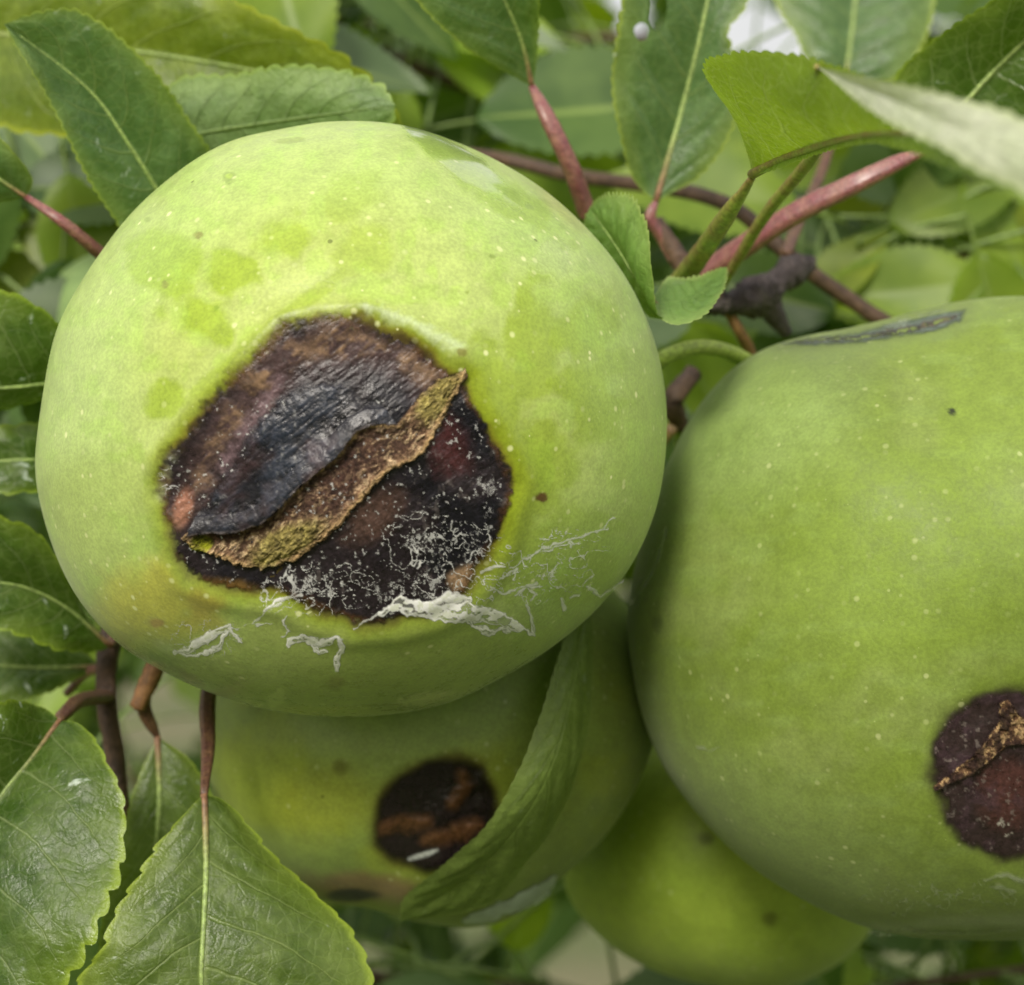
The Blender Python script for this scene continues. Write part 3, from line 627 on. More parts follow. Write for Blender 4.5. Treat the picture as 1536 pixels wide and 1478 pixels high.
# ================================================================= the fruit beside it
F2_OUT = [(928,930),(936,1005),(952,1080),(986,1160),(1040,1232),(1110,1300),(1180,1346),(1260,1386),(1340,1408),(1440,1416),(1540,1410),(1640,1380),(1740,1330),(1830,1250),(1900,1130),(1930,1000),(1930,880),(1895,740),(1830,620),(1740,525),(1640,465),(1560,437),(1500,434),(1440,440),(1380,454),(1320,470),(1260,484),(1200,494),(1140,512),(1090,543),(1040,598),(1000,670),(965,760),(940,850)]
F2 = Fruit(1440, 930, 13, 24.0, F2_OUT, sm=1.6, shrink=0.975)
LES2 = [(1400,1165),(1405,1115),(1425,1080),(1460,1055),(1510,1042),(1560,1045),(1605,1075),(1630,1130),(1630,1200),(1600,1255),(1550,1285),(1500,1288),(1450,1265),(1425,1235),(1420,1200)]
SLIT = [(1168,516),(1225,505),(1290,494),(1350,476),(1400,463),(1448,456),(1440,474),(1400,490),(1340,501),(1280,511),(1220,518)]
def f2_disp(x, y):
    sd = sdf(LES2, x, y); d = -0.5*sstep(-35, 30, sd)
    d = d-0.3*np.exp(-(sdf(SLIT, x, y)/22)**2)
    return d+1.0*(fbm(x, y, 300, 2, 14)-0.5)
F2.disp = f2_disp
def f2_paint(x, y, front):
    n = fbm(x, y, 150, 4, 11); n2 = fbm(x, y, 40, 4, 12); st = fbm(x+y*0.3, y*3, 60, 4, 13)
    c = col0(x, lin(130,152,62)); c = mixc(c, lin(144,160,90), sstep(0.42, 0.68, n)*0.6)
    c = mixc(c, lin(124,148,48), sstep(0.45, 0.7, n2)*0.35); c = mixc(c, lin(150,176,96), sstep(0.5, 0.7, st)*0.25)
    blm = 1-sstep(0.3, 1.2, blob(x, y, 1130, 620, 240, 150, -40)+0.5*(n-0.5)); c = mixc(c, lin(160,184,110), blm*0.6)
    blm = 1-sstep(0.3, 1.2, blob(x, y, 1150, 1250, 260, 130, 30)+0.5*(n-0.5)); c = mixc(c, lin(150,172,96), blm*0.6)
    hot = 1-sstep(0.2, 1.2, blob(x, y, 1400, 830, 220, 260)+0.4*(n-0.5)); c = mixc(c, lin(134,162,40), hot*0.6)
    sd = sdf(LES2, x, y)+14*(n2-0.5); c = mixc(c, lin(70,70,40), sstep(-22, 2, sd)*0.85)
    c = mixc(c, lin(190,204,160), np.exp(-((y-1396+0.05*(x-1440)+14*n2)/11)**2)*sstep(1200, 1330, x)*0.5)
    c = mixc(c, lin(40,50,20), 1-sstep(0.6, 1.3, blob(x, y, 1428, 618, 6, 6))); c = mixc(c, lin(100,116,50), 0.7*(1-sstep(0.3, 1.1, blob(x, y, 990, 935, 12, 16))))
    c = mixc(c, lin(122,140,70), np.exp(-(sdf(SLIT, x, y)/12)**2)*0.6)
    return np.where(front[:, None], c, np.array(lin(140,176,70)))*0.86, 0.05+0.1*sstep(0.5, 0.7, n2)
t2 = thing('green_plum', 'larger green plum with a slit scar along its shoulder and dark sunken patch', 'fruit', F2.c, 'damaged green plums in the cluster')
F2.build('skin', M_SKIN2, t2, f2_paint, 560, 320)
def f2_lesion(x, y):
    n = fbm(x, y, 40, 5, 81, 0.6); nf = fbm(x, y, 9, 4, 82, 0.6)
    sd = sdf(LES2, x+18*(n-0.5), y+18*(fbm(x, y, 40, 3, 83)-0.5))+9*(nf-0.5)
    al = sstep(-9, 8, sd)
    c = col0(x, lin(52,40,40)); mar = 1-sstep(0.4, 1.1, blob(x, y, 1515, 1195, 60, 62, 30)+0.6*(n-0.5)); c = mixc(c, lin(84,52,48), mar*0.8)
    c = mixc(c, lin(74,56,64), sstep(0.5, 0.7, n)*0.5); c = mixc(c, lin(150,140,132), sstep(0.66, 0.76, nf)*0.35)
    c = mixc(c, lin(176,172,160), sstep(0.6, 0.72, nf)*(1-sstep(0.4, 1.1, blob(x, y, 1505, 1248, 22, 18)))*0.9)
    return c, al, 0.15+0.16*(n-0.5)-0.03*(1-sstep(0, 8, sd)), np.full(x.shape, 0.3)
les2 = F2.patch('lesion', M_DEAD, t2, (1385,1025,1645,1302), 1.6, f2_lesion)
SC2 = [(1398,1178),(1420,1165),(1452,1140),(1480,1112),(1500,1085),(1502,1055),(1512,1050),(1530,1075),(1560,1090),(1600,1105),(1600,1125),(1545,1118),(1510,1120),(1488,1140),(1462,1160),(1432,1172),(1404,1184)]
def f2_scar(x, y):
    n = fbm(x, y, 26, 4, 91, 0.6); nf = fbm(x, y, 7, 4, 92, 0.65)
    sd = sdf(SC2, x+8*(nf-0.5), y+8*(n-0.5)); al = sstep(-1.5, 1.5, sd)
    c = col0(x, lin(104,78,56)); c = mixc(c, lin(186,156,112), sstep(0.46, 0.62, nf)*0.9); c = mixc(c, lin(48,32,28), sstep(0.5, 0.62, n)*0.9)
    return c, al, 0.3+0.9*(n-0.35)+0.3*(nf-0.5), np.zeros(x.shape)
F2.patch('corky_scar', M_SCAR, les2, (1390,1040,1615,1195), 1.3, f2_scar)
def f2_slit(x, y):
    n = fbm(x, y, 30, 4, 95, 0.6); nf = fbm(x, y, 8, 4, 96, 0.6)
    sd = sdf(SLIT, x, y+8*(n-0.5))+5*(nf-0.5); al = sstep(-4, 7, sd)
    c = col0(x, lin(92,104,96)); c = mixc(c, lin(130,140,124), sstep(0.45, 0.65, n)*0.7)
    cr = stroke([(1180,514,1),(1230,508,2),(1285,505,2.5),(1340,494,3),(1400,480,3),(1432,469,1.5)], x, y+8*(nf-0.5)); k = sstep(-2.5, 1, cr)
    c = mixc(c, lin(40,30,30), k); c = mixc(c, lin(96,76,62), k*sstep(0.5, 0.62, nf)*sstep(1300, 1340, x)*0.8)
    return c, al, 0.05-0.05*k, np.full(x.shape, 0.4)
F2.patch('slit_scar', M_DEAD, t2, (1150,440,1455,520), 1.3, f2_slit)
def f2_res(x, y):
    wx = x+10*(fbm(x, y, 20, 3, 101)-0.5); wy = y+10*(fbm(x, y, 20, 3, 102)-0.5)
    a = np.full(x.shape, -99.0)
    for st in ([(950,905,2),(975,880,4),(990,840,3),(1003,795,1.5)], [(1480,1320,2),(1510,1312,3),(1545,1325,3)], [(1485,1330,1),(1520,1335,2)], [(1050,1122,.8),(1068,1126,1.2),(1080,1120,.8)], [(1300,1398,1),(1360,1396,3),(1420,1404,3),(1520,1396,2)]):
        a = np.maximum(a, stroke(st, wx, wy))
    a = sstep(-3, 3, a+6*(fbm(x, y, 12, 3, 103)-0.5))*0.4
    th = sstep(0.96, 0.99, 1-np.abs(2*fbm(wx, wy, 24, 3, 104)-1))*(1-sstep(0.4, 1.0, blob(x, y, 1400, 1350, 220, 40)))
    return col0(x, lin(200,210,180)), np.maximum(a, th*0.3), np.full(x.shape, 0.08), np.full(x.shape, 0.2)
F2.patch('dried_residue', M_RES, t2, (940,780,1640,1408), 2.0, f2_res, cut=0.05)

# ================================================================= the fruit below and behind
F3_OUT = [(300,1080),(318,1160),(350,1235),(410,1300),(480,1338),(560,1358),(640,1384),(710,1392),(770,1378),(820,1330),(870,1285),(930,1220),(975,1130),(990,1040),(960,930),(890,850),(780,800),(640,785),(500,800),(390,860),(330,950),(305,1020)]
F3 = Fruit(640, 1090, 25, 18.5, F3_OUT)
LES3 = [(566,1235),(575,1195),(600,1165),(640,1145),(690,1138),(720,1150),(735,1185),(738,1225),(720,1265),(690,1290),(640,1302),(590,1290),(568,1265)]
F3.disp = lambda x, y: -0.7*sstep(-20, 40, sdf(LES3, x, y))+1.2*(fbm(x, y, 240, 2, 21)-0.5)
def f3_paint(x, y, front):
    n = fbm(x, y, 130, 4, 22); n2 = fbm(x, y, 40, 4, 23)
    c = col0(x, lin(136,156,74)); c = mixc(c, lin(148,164,56), sstep(0.45, 0.65, n)*0.8)
    c = mixc(c, lin(160,176,104), (1-sstep(0.3, 1.1, blob(x, y, 540, 1080, 200, 60, -6)+0.5*(n-0.5)))*0.6)
    c = mixc(c, lin(158,164,44), (1-sstep(0.3, 1.1, blob(x, y, 480, 1200, 120, 70)+0.5*(n-0.5)))*0.5)
    c = mixc(c, lin(150,116,84), (1-sstep(0.3, 1.1, blob(x, y, 540, 1330, 130, 30, 8)+0.5*(n2-0.5)))*0.8)
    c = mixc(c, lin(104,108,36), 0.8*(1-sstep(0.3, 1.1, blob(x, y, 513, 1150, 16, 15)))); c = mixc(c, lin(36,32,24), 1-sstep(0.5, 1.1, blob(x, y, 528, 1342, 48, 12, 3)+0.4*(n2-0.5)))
    c = mixc(c, lin(92,84,32), sstep(-22, 0, sdf(LES3, x, y)+16*(n2-0.5))*0.85)
    return np.where(front[:, None], c, np.array(lin(140,160,60))), np.full(x.shape, 0.1)
t3 = thing('green_plum', 'green plum with a round black sunken spot below the cracked plum', 'fruit', F3.c, 'damaged green plums in the cluster')
F3.build('skin', M_SKIN2, t3, f3_paint, 420, 240)
def f3_les(x, y):
    n = fbm(x, y, 36, 4, 111, 0.6)
    sd = sdf(LES3, x+12*(n-0.5), y+12*(fbm(x, y, 36, 3, 112)-0.5)); al = sstep(-12, 10, sd)
    c = col0(x, lin(34,26,28))
    br = np.maximum.reduce([stroke([(575,1240,5),(610,1235,8),(640,1232,3)], x, y), stroke([(692,1160,3),(700,1180,7),(680,1205,3)], x, y), stroke([(640,1262,3),(690,1250,10),(715,1235,4)], x, y)])
    c = mixc(c, lin(112,76,46), sstep(-12, 6, br+16*(n-0.5))*0.6)
    c = mixc(c, lin(190,196,190), sstep(-1, 2, stroke([(614,1288,3),(640,1282,4),(656,1276,2)], x, y))*0.8)
    return c, al, 0.28+0.35*(n-0.5)+0.15*sstep(-10, 8, br), np.full(x.shape, 0.5)
F3.patch('lesion', M_DEAD, t3, (550,1120,755,1315), 1.8, f3_les)
def f3_res(x, y):
    n = fbm(x, y, 20, 3, 121); a = stroke([(698,1385,3),(735,1372,11),(780,1352,13),(815,1330,8),(830,1310,3)], x, y)
    return col0(x, lin(206,218,214)), sstep(-5, 4, a+14*(n-0.5))*0.85, np.full(x.shape, 0.1)+0.1*n, np.full(x.shape, 0.2)
F3.patch('dried_residue', M_RES, t3, (680,1290,850,1402), 1.6, f3_res, cut=0.05)

F4_OUT = [(838,1290),(850,1345),(895,1402),(960,1446),(1060,1470),(1180,1466),(1260,1432),(1310,1380),(1340,1290),(1330,1190),(1280,1100),(1190,1040),(1080,1020),(970,1050),(890,1120),(850,1210)]
F4 = Fruit(1085, 1245, 46, 17.5, F4_OUT)
F4.disp = lambda x, y: 1.0*(fbm(x, y, 240, 2, 25)-0.5)
def f4_paint(x, y, front):
    n = fbm(x, y, 130, 4, 26)
    c = col0(x, lin(160,184,68)); c = mixc(c, lin(146,172,60), sstep(0.45, 0.65, n)*0.7)
    for (a, b, r) in [(1154,1376,18),(1060,1258,17)]: c = mixc(c, lin(100,112,40), 0.8*(1-sstep(0.3, 1.1, blob(x, y, a, b, r, r*0.9)+0.4*(n-0.5))))
    return np.where(front[:, None], c, np.array(lin(150,180,50))), np.full(x.shape, 0.1)
t4 = thing('green_plum', 'smooth yellow-green plum with two faint grey spots tucked behind the others', 'fruit', F4.c, 'damaged green plums in the cluster')
F4.build('skin', M_SKIN2, t4, f4_paint, 320, 180)

F5_OUT = [(75,455),(95,410),(150,378),(220,370),(290,400),(330,470),(330,560),(290,630),(210,655),(130,630),(85,570),(70,510)]
F5 = Fruit(200, 510, 55, 10.5, F5_OUT)
t5 = thing('green_plum', 'small dull grey-green plum mostly hidden behind the cracked plum', 'fruit', F5.c, 'damaged green plums in the cluster')
F5.build('skin', M_SKIN2, t5, lambda x, y, f: (mixc(col0(x, lin(116,142,92)), lin(130,156,90), fbm(x, y, 90, 3, 28)), np.full(x.shape, 0.1)), 200, 110)

# ================================================================= the fruiting spur: twigs and leaves
spur = thing('plum_branch', 'brown fruiting twig with red leaf stalks and toothed leaves above the plums', 'branch', P(1150, 430, 24), 'leafy plum branches')
tw = lambda p, pts, rad, mat, **k: tube('twig', P3(pts), rad, mat, p, **k)
tw(spur, [(560,240,44),(720,234,52),(850,262,50),(950,276,44),(1040,290,38),(1110,318,34),(1180,380,32),(1260,440,34),(1400,520,38),(1700,640,60)], (0.6,0.7,0.7,0.8,1.2), M_BARK, n=70, wob=0.05, seed=3)
tw(spur, [(1010,415,20),(1065,450,21),(1110,452,22),(1150,435,24),(1190,405,26),(1215,395,28)], (0.5,1.3,0.9,1.7,1.0,1.3,0.7), M_BARKG, n=60, wob=0.26, seed=4)
tw(spur, [(1150,440,24),(1160,470,25),(1180,500,27)], (1.0,0.9,0.5), M_BARKG, n=20, wob=0.14, seed=5)
tw(spur, [(985,330,21),(1010,375,21),(1040,420,21),(1075,452,21)], (0.5,0.8,1.0,1.0), M_BARK, n=30, wob=0.08, seed=6)
tw(spur, [(1086,455,22),(1105,490,23),(1122,520,25),(1140,560,28)], (0.45,0.5,0.4), M_GOLDTWIG, n=24, wob=0.05, seed=7)
tw(spur, [(1165,430,25),(1185,360,30),(1200,300,40)], (0.5,0.4,0.35), M_PETB, n=24)
tw(spur, [(1040,560,26),(1010,600,24),(1020,640,26)], (0.8,0.9,0.8), M_BARK, n=20, wob=0.08, seed=8)
tube('stalk', P3([(968,560,12),(1000,535,11),(1045,521,12),(1090,527,14),(1130,548,18)]), (0.65,0.6,0.62,0.7), M_STALK, t2, n=30)
tube('stalk', P3([(700,520,22),(860,470,24),(1000,455,22),(1075,452,21)]), (0.9,0.7,0.65,0.8), M_STALK, t1, n=30)
tube('stalk', P3([(760,900,34),(860,780,36),(960,640,32),(1020,640,26)]), (0.8,0.65,0.65), M_STALK, t3, n=30)
tube('stalk', P3([(1090,1060,48),(1060,900,46),(1030,720,36),(1020,640,26)]), (0.8,0.65,0.65), M_STALK, t4, n=30)

leaf(spur, [(772,116,14),(700,70,10),(625,0,6),(570,-90,4),(600,-210,4)], [(798,130,15),(782,60,13),(745,-30,10),(705,-150,8),(690,-270,10)], [(803,104,14),(806,40,11),(806,-20,8),(800,-150,6)], LM['grey'], pet=[(798,130,15),(826,186,14),(856,250,15),(882,322,18)], prad=(0.66,0.74,0.8), pmat=M_PETR, seed=1, amp=0.24, camber=0.3)
leaf(spur, [(952,270,20),(929,190,18),(919,120,17),(930,40,16),(945,-60,16),(1000,-180,18)], [(984,302,20),(1002,238,20),(1027,148,20),(1052,45,19),(1070,-60,19),(1080,-250,20)], [(1042,268,20),(1085,215,19),(1106,150,18),(1096,80,18),(1090,45,18),(1116,10,18),(1122,-60,18),(1100,-170,18)], LM['grey'], pet=[(984,302,20),(976,328,20),(995,360,21),(1012,390,21)], prad=(0.5,0.5,0.55), pmat=M_PETR, seed=2, amp=0.24, camber=0.4, mid=0.42, hole=[(986,18,14,30,5),(962,48,9,12,0)], label='grey-green upright leaf with a brown-edged hole near its end')
leaf(spur, [(1212,92,44),(1196,58,45),(1168,14,46),(1160,-60,48),(1230,-160,50)], [(1262,150,44),(1275,70,45),(1285,-20,47),(1300,-200,50)], [(1350,110,44),(1392,40,45),(1396,-40,47),(1360,-140,50)], LM['grey'], pet=[(1262,150,44),(1235,250,40),(1200,330,32),(1180,380,27)], prad=(0.5,0.5), pmat=M_PETB, seed=3, mid=0.4)
leaf(spur, [(1340,130,12),(1400,62,9),(1480,8,6),(1600,-80,4)], [(1392,222,12),(1480,118,11),(1580,20,9),(1760,-150,8)], [(1490,250,14),(1600,200,12),(1740,60,8)], LM['deep'], pet=[(1392,222,12),(1290,272,12),(1190,322,14),(1110,374,17),(1055,412,20)], prad=(0.8,0.9,0.86,0.84,1.0), pmat=M_PETR, seed=4, amp=0.2, mid=0.4)
leaf(spur, [(1124,240,-6),(1108,190,-9),(1088,150,-12),(1064,92,-18),(1130,76,-26),(1220,88,-32),(1300,122,-41),(1400,150,-50),(1536,192,-52)], [(1128,262,-5),(1180,236,-12),(1260,210,-26),(1340,200,-41),(1420,214,-51),(1560,270,-53.6),(1700,340,-54)], [(1150,258,-9),(1220,232,-19),(1310,213,-36),(1410,240,-51.8),(1536,296,-54.2)], LM['lime'], teeth=46, pet=[(1128,266,-5),(1098,312,-1),(1062,366,6),(1020,425,16)], prad=(0.62,0.75,0.85,0.95), pmat=M_PETG, seed=5, tooth=1.3, amp=0.3, camber=0.5, mid=0.55, vmat=M_PETG, label='bright yellow-green leaf seen from below, reaching towards the viewer')
leaf(spur, [(1300,118,-46),(1400,142,-54),(1536,184,-60)], [(1225,100,-34),(1320,140,-47),(1430,190,-56),(1560,238,-62),(1760,300,-68)], [(1310,165,-47),(1400,212,-55),(1500,268,-60),(1620,310,-64)], LM['glare'], tooth=1.5, amp=0.2, seed=9, mid=0, camber=0.3, pet=[(1225,100,-34),(1240,150,-22),(1225,225,-4),(1150,320,9),(1080,430,20)], prad=(0.42,0.5), pmat=M_PETG, label='added pale leaf standing for the glare on the near leaf end')  # extra leaf, its pale colour paints the glare on the near leaf
leaf(spur, [(975,470,6),(930,420,9),(880,350,12)], [(1005,478,1),(960,425,1),(925,370,4),(884,312,10)], [(990,468,-3),(978,400,-4),(972,345,-3),(945,300,0),(905,300,6)], LM['curl'], tooth=0.85, seed=6, amp=0.5, mid=0.25, camber=0.5, label='small curled leaf with toothed rim against the cracked plum')
leaf(spur, [(1002,418,6),(1040,417,7)], [(982,442,2),(1010,452,1),(1050,440,2),(1090,400,5)], [(985,470,-1),(1012,484,-4),(1052,470,-4),(1080,436,-1)], LM['curl'], tooth=0.8, seed=7, amp=0.45, mid=0, camber=-0.4, lumps=0.3, label='small cupped leaf end with a pale toothed rim')
leaf(spur, [(848,960,7),(815,1060,4),(778,1160,2),(730,1240,2.5),(665,1300,6),(610,1345,12)], [(880,895,10),(855,1050,5),(822,1160,3),(772,1245,4),(705,1315,7.5),(600,1382,15)], [(890,950,9),(886,1030,8),(876,1105,7),(852,1192,7.5),(806,1274,9),(730,1354,11)], LM['fold'], teeth=24, seed=8, amp=0.12, mid=0, camber=0.4, label='narrow folded leaf lying across the plum with the round black spot', pet=[(880,895,10),(905,840,18),(940,740,26),(1010,640,25)], prad=(0.5,0.5), pmat=M_PETG)

# ================================================================= the lower twig on the other side
lo = thing('plum_branch', 'dark twig with brown leaf stalks and deep green leaves beneath the cracked plum', 'branch', P(165, 980, 18), 'leafy plum branches')
tw(lo, [(260,760,30),(200,880,24),(165,960,18),(160,1050,17),(172,1130,16),(184,1230,16),(190,1400,20)], (1.1,1.0,0.95,0.8,0.6,0.5), M_BARK, n=60, wob=0.08, seed=12)
tw(lo, [(240,985,12),(222,1025,12),(205,1062,12)], (0.75,0.8,0.6), M_GOLDTWIG, n=20, wob=0.08, seed=13)
tw(lo, [(165,1045,17),(120,1050,12),(92,1075,6)], (0.6,0.55,0.5), M_PETB, n=20, wob=0.04, seed=14)
tw(lo, [(100,1040,24),(130,1010,22),(168,1000,18)], (0.35,0.4,0.5), M_PETR, n=20)
leaf(lo, [(285,1212,-2),(243,1265,-3),(214,1312,-4),(176,1372,-5),(160,1420,-6),(118,1482,-6),(110,1600,-6),(200,1730,-4)], [(306,1192,-1),(309,1300,-3),(305,1400,-5),(303,1500,-6),(320,1820,-6)], [(342,1205,0),(402,1277,0),(472,1342,-1),(526,1402,-2),(556,1480,-3),(562,1600,-4),(450,1750,-5)], LM['green'], tooth=1.9, pet=[(306,1192,-1),(312,1120,3),(312,1045,8),(330,960,16),(220,880,24)], prad=(0.62,0.66,0.7,0.7), pmat=M_PETB, seed=21, amp=0.45, mid=0.4, camber=0.5)
leaf(lo, [(60,1062,3),(0,1056,-2),(-100,1100,-4),(-190,1250,-6),(-170,1480,-6)], [(90,1080,3),(45,1140,1),(0,1196,0),(-60,1300,-2),(-90,1650,-4)], [(122,1090,3),(156,1140,0),(184,1214,-2),(174,1298,-4),(136,1394,-6),(94,1472,-6),(30,1570,-6)], LM['deep'], tooth=2.0, seed=22, amp=0.5, mid=0.3, camber=0.7, lumps=1.2, pet=[(90,1080,3),(118,1052,8),(164,1045,17)], pmat=M_PETB)
leaf(lo, [(208,1170,13),(182,1262,12),(152,1400,12),(150,1520,13)], [(236,1105,14),(239,1200,13),(230,1300,13),(215,1420,13),(205,1560,14)], [(288,1146,14),(330,1230,14),(338,1330,14),(290,1470,14)], LM['green'], teeth=30, seed=23, amp=0.15, mid=0.4, pet=[(236,1105,14),(216,1062,13),(222,1020,13),(240,985,14)], prad=(0.55,0.6,0.65), pmat=M_PETB)
leaf(lo, [(125,918,12),(97,862,9),(64,810,7),(20,784,6),(-60,770,6)], [(165,968,14),(100,912,11),(40,882,9),(-20,870,8),(-140,840,8)], [(150,976,14),(92,972,10),(30,948,8),(-30,930,7),(-90,900,7)], LM['deep'], teeth=30, seed=24, tooth=1.6, amp=0.35, mid=0.3, pet=[(165,968,14),(185,930,20),(200,880,24)], pmat=M_PETB)
leaf(lo, [(112,966,22),(50,946,21),(-20,936,21),(-90,940,22)], [(152,1000,22),(60,1002,20),(-30,996,19),(-150,985,20)], [(122,1014,21),(60,1042,19),(0,1062,18),(-70,1050,18)], LM['deep'], teeth=26, seed=25, mid=0.3, pet=[(152,1000,22),(165,980,20)], pmat=M_PETR)
leaf(lo, [(90,642,15),(30,640,13),(0,645,12),(-60,660,12)], [(130,690,20),(60,690,13),(0,692,12),(-140,705,12)], [(95,722,14),(50,735,12),(0,738,11),(-60,740,11)], LM['deep'], teeth=24, seed=26, tooth=1.6, amp=0.3, mid=0.3, pet=[(130,690,20),(200,720,28),(260,760,30)], pmat=M_PETB)
leaf(lo, [(108,520,11),(90,490,9),(50,458,7),(0,438,6),(-80,446,6)], [(125,570,14),(75,575,10),(0,582,8),(-80,576,8),(-180,560,9)], [(85,592,11),(40,604,11),(0,612,11),(-80,602,10)], LM['deep'], teeth=30, seed=27, tooth=1.6, amp=0.3, mid=0.35, pet=[(125,570,14),(200,640,26),(260,760,30)], pmat=M_PETB)

# ================================================================= leaves behind the top of the cracked fruit
up = thing('plum_branch', 'leafy shoot of broad grey-green and olive leaves behind the cracked plum', 'branch', P(400, 420, 30), 'leafy plum branches')
tw(up, [(260,760,34),(300,600,34),(340,460,32),(400,360,32),(480,280,33),(560,240,34)], (1.2,1.1,1.0,0.9,0.7), M_BARK, n=50, wob=0.06, seed=15)
leaf(up, [(250,420,16),(186,346,11),(130,260,7),(76,150,4),(36,86,2)], [(300,385,18),(245,300,12),(190,212,9),(130,132,7),(6,36,3)], [(352,300,18),(320,240,13),(281,180,10),(230,110,7),(162,46,5),(110,18,4),(55,22,3)], LM['grey'], teeth=44, seed=31, amp=0.24, camber=0.5, mid=0.4, pet=[(300,385,18),(330,420,26),(345,450,32)], pmat=M_PETB, label='grey-green leaf with pale finely toothed margin, pointing up and outward')
leaf(up, [(20,-60,32),(150,-70,28),(290,-30,24),(362,6,22),(450,50,20),(522,92,19),(580,150,19)], [(-90,40,36),(150,70,28),(350,100,24),(500,135,21),(606,196,20)], [(0,180,32),(150,200,28),(320,190,26),(470,190,24),(570,200,22)], LM['olive'], teeth=50, seed=32, tooth=2.2, amp=0.4, camber=0.9, lumps=2.0, mid=0.35, label='large olive-green leaf with ragged toothed edge behind the others')
leaf(up, [(262,126,16),(350,116,13),(420,102,11),(500,108,10),(562,130,10)], [(225,215,18),(330,195,14),(430,180,12),(520,168,10),(593,158,9)], [(290,290,20),(420,275,17),(535,235,13),(580,190,10)], LM['pale'], teeth=40, seed=33, tooth=1.5, amp=0.3, mid=0.2, vmat=M_VEIND, lumps=0.9, pet=[(225,215,18),(260,300,28),(330,440,32)], pmat=M_PETB, label='pale wrinkled leaf underside resting on top of the cracked plum')
leaf(up, [(48,268,8),(16,224,6),(-50,170,6)], [(40,296,9),(-10,262,8),(-60,230,8),(-160,150,10)], [(6,302,10),(-40,300,10),(-110,250,10)], LM['grey'], teeth=24, seed=34, amp=0.1, mid=0.3, pet=[(40,296,9),(95,334,8),(162,390,12),(260,470,24),(330,500,33)], prad=(0.55,0.62,0.66,0.7), pmat=M_PETR)

# ================================================================= blurred branches farther back
def bg_leaf_mesh(name, ln, wd, fold, curl, mat, seed):
    nu, nv = 36, 7; u = np.linspace(0, 1, nu); vs = np.linspace(-1, 1, 2*nv+1)
    w = wd*np.sin(math.pi*u**0.85)**0.85*(1-0.25*u)
    saw = 1+0.05*np.where(np.arange(nu) % 2 == 0, 1, -1)
    rs = np.random.RandomState(seed); V = []; A = []
    for i in range(nu):
        for v in vs:
            ww = w[i]*(saw[i] if abs(v) == 1 else 1)
            V.append((ln*u[i], v*ww*math.cos(fold), abs(v)*ww*math.sin(fold)-curl*ln*u[i]**2+0.8*math.sin(6*u[i]+seed+2*v)))
            A.append((u[i], v, seed*0.31))
    V = np.array(V); F = [tuple(q) for q in grid_faces(nu, len(vs))]
    # short stalk in the same blade
    k = len(V); st = []
    for i in range(5):
        x = -ln*0.22*i/4
        for a in range(4): st.append((x, 0.45*math.cos(a*math.pi/2), 0.45*math.sin(a*math.pi/2)-0.6*(i/4)**2*3))
    V = np.vstack([V, np.array(st)]); A += [(0.02, 0.0, seed*0.31)]*20
    F += [tuple(k+q) for q in grid_faces(5, 4, True)]
    me = bpy.data.meshes.new(name)
    me.from_pydata([tuple(p/1000) for p in V], [], F); me.validate(); me.update()
    me.polygons.foreach_set('use_smooth', np.ones(len(me.polygons), bool))
    a = me.attributes.new('luv', 'FLOAT_VECTOR', 'POINT'); a.data.foreach_set('vector', np.array(A, np.float32).ravel())
    me.materials.append(mat); return me
BGM = []
for i, (k, ln, wd) in enumerate([('bgl',48,13),('bgd',52,14),('bgl',40,12),('bgd',44,11),('bgg',50,14),('bgd',46,12),('bgo',44,13),('bgl',36,11)]):
    BGM.append(bg_leaf_mesh('leaf', ln, wd, 0.15+0.05*(i % 4), 0.05*(i % 3), LM[k], i+1))
GOLD = bg_leaf_mesh('leaf', 18, 4.5, 0.25, 0.25, LM['gold'], 9)
from mathutils import Matrix
SKYGAPS = [(1105,50,34),(1172,58,32),(1130,75,16),(925,2,14),(270,1075,34),(690,1380,14),(890,1425,26),(940,1440,18),(540,1430,10),(1330,1440,12),(1375,1450,10),(210,1100,14)]
def blocks_gap(p, tip):
    """does the straight line of a far leaf cross one of the openings the photo shows?"""
    for t in (0, 0.25, 0.5, 0.75, 1):
        q = (p+(tip-p)*t)[None, :]
        x, y = proj(q)
        for (gx, gy, r) in SKYGAPS:
            if math.hypot(x[0]-gx, y[0]-gy) < r+330*160/(160+q[0, 1])*0.26: return True
    return False
def place_leaf(parent, me, base, dirv, nrm, sc=1.0):
    o = bpy.data.objects.new('leaf', me); COL.objects.link(o)
    x = np.array(dirv, float); x /= np.linalg.norm(x); z = np.array(nrm, float); z -= x*(z@x); z /= np.linalg.norm(z)+1e-9; y = np.cross(z, x)
    m = Matrix(((x[0], y[0], z[0]), (x[1], y[1], z[1]), (x[2], y[2], z[2])))
    put(o, base+x*me_len(me)*0.2*sc, parent); o.rotation_mode = 'QUATERNION'; o.rotation_quaternion = m.to_quaternion(); o.scale = (sc, sc, sc)
    return o
def me_len(me): return 46.0
rs = np.random.RandomState(41)
BGK = {'l': BGM[0], 'd': BGM[1], 'g': BGM[4], 'o': BGM[6], 'y': BGM[2]}
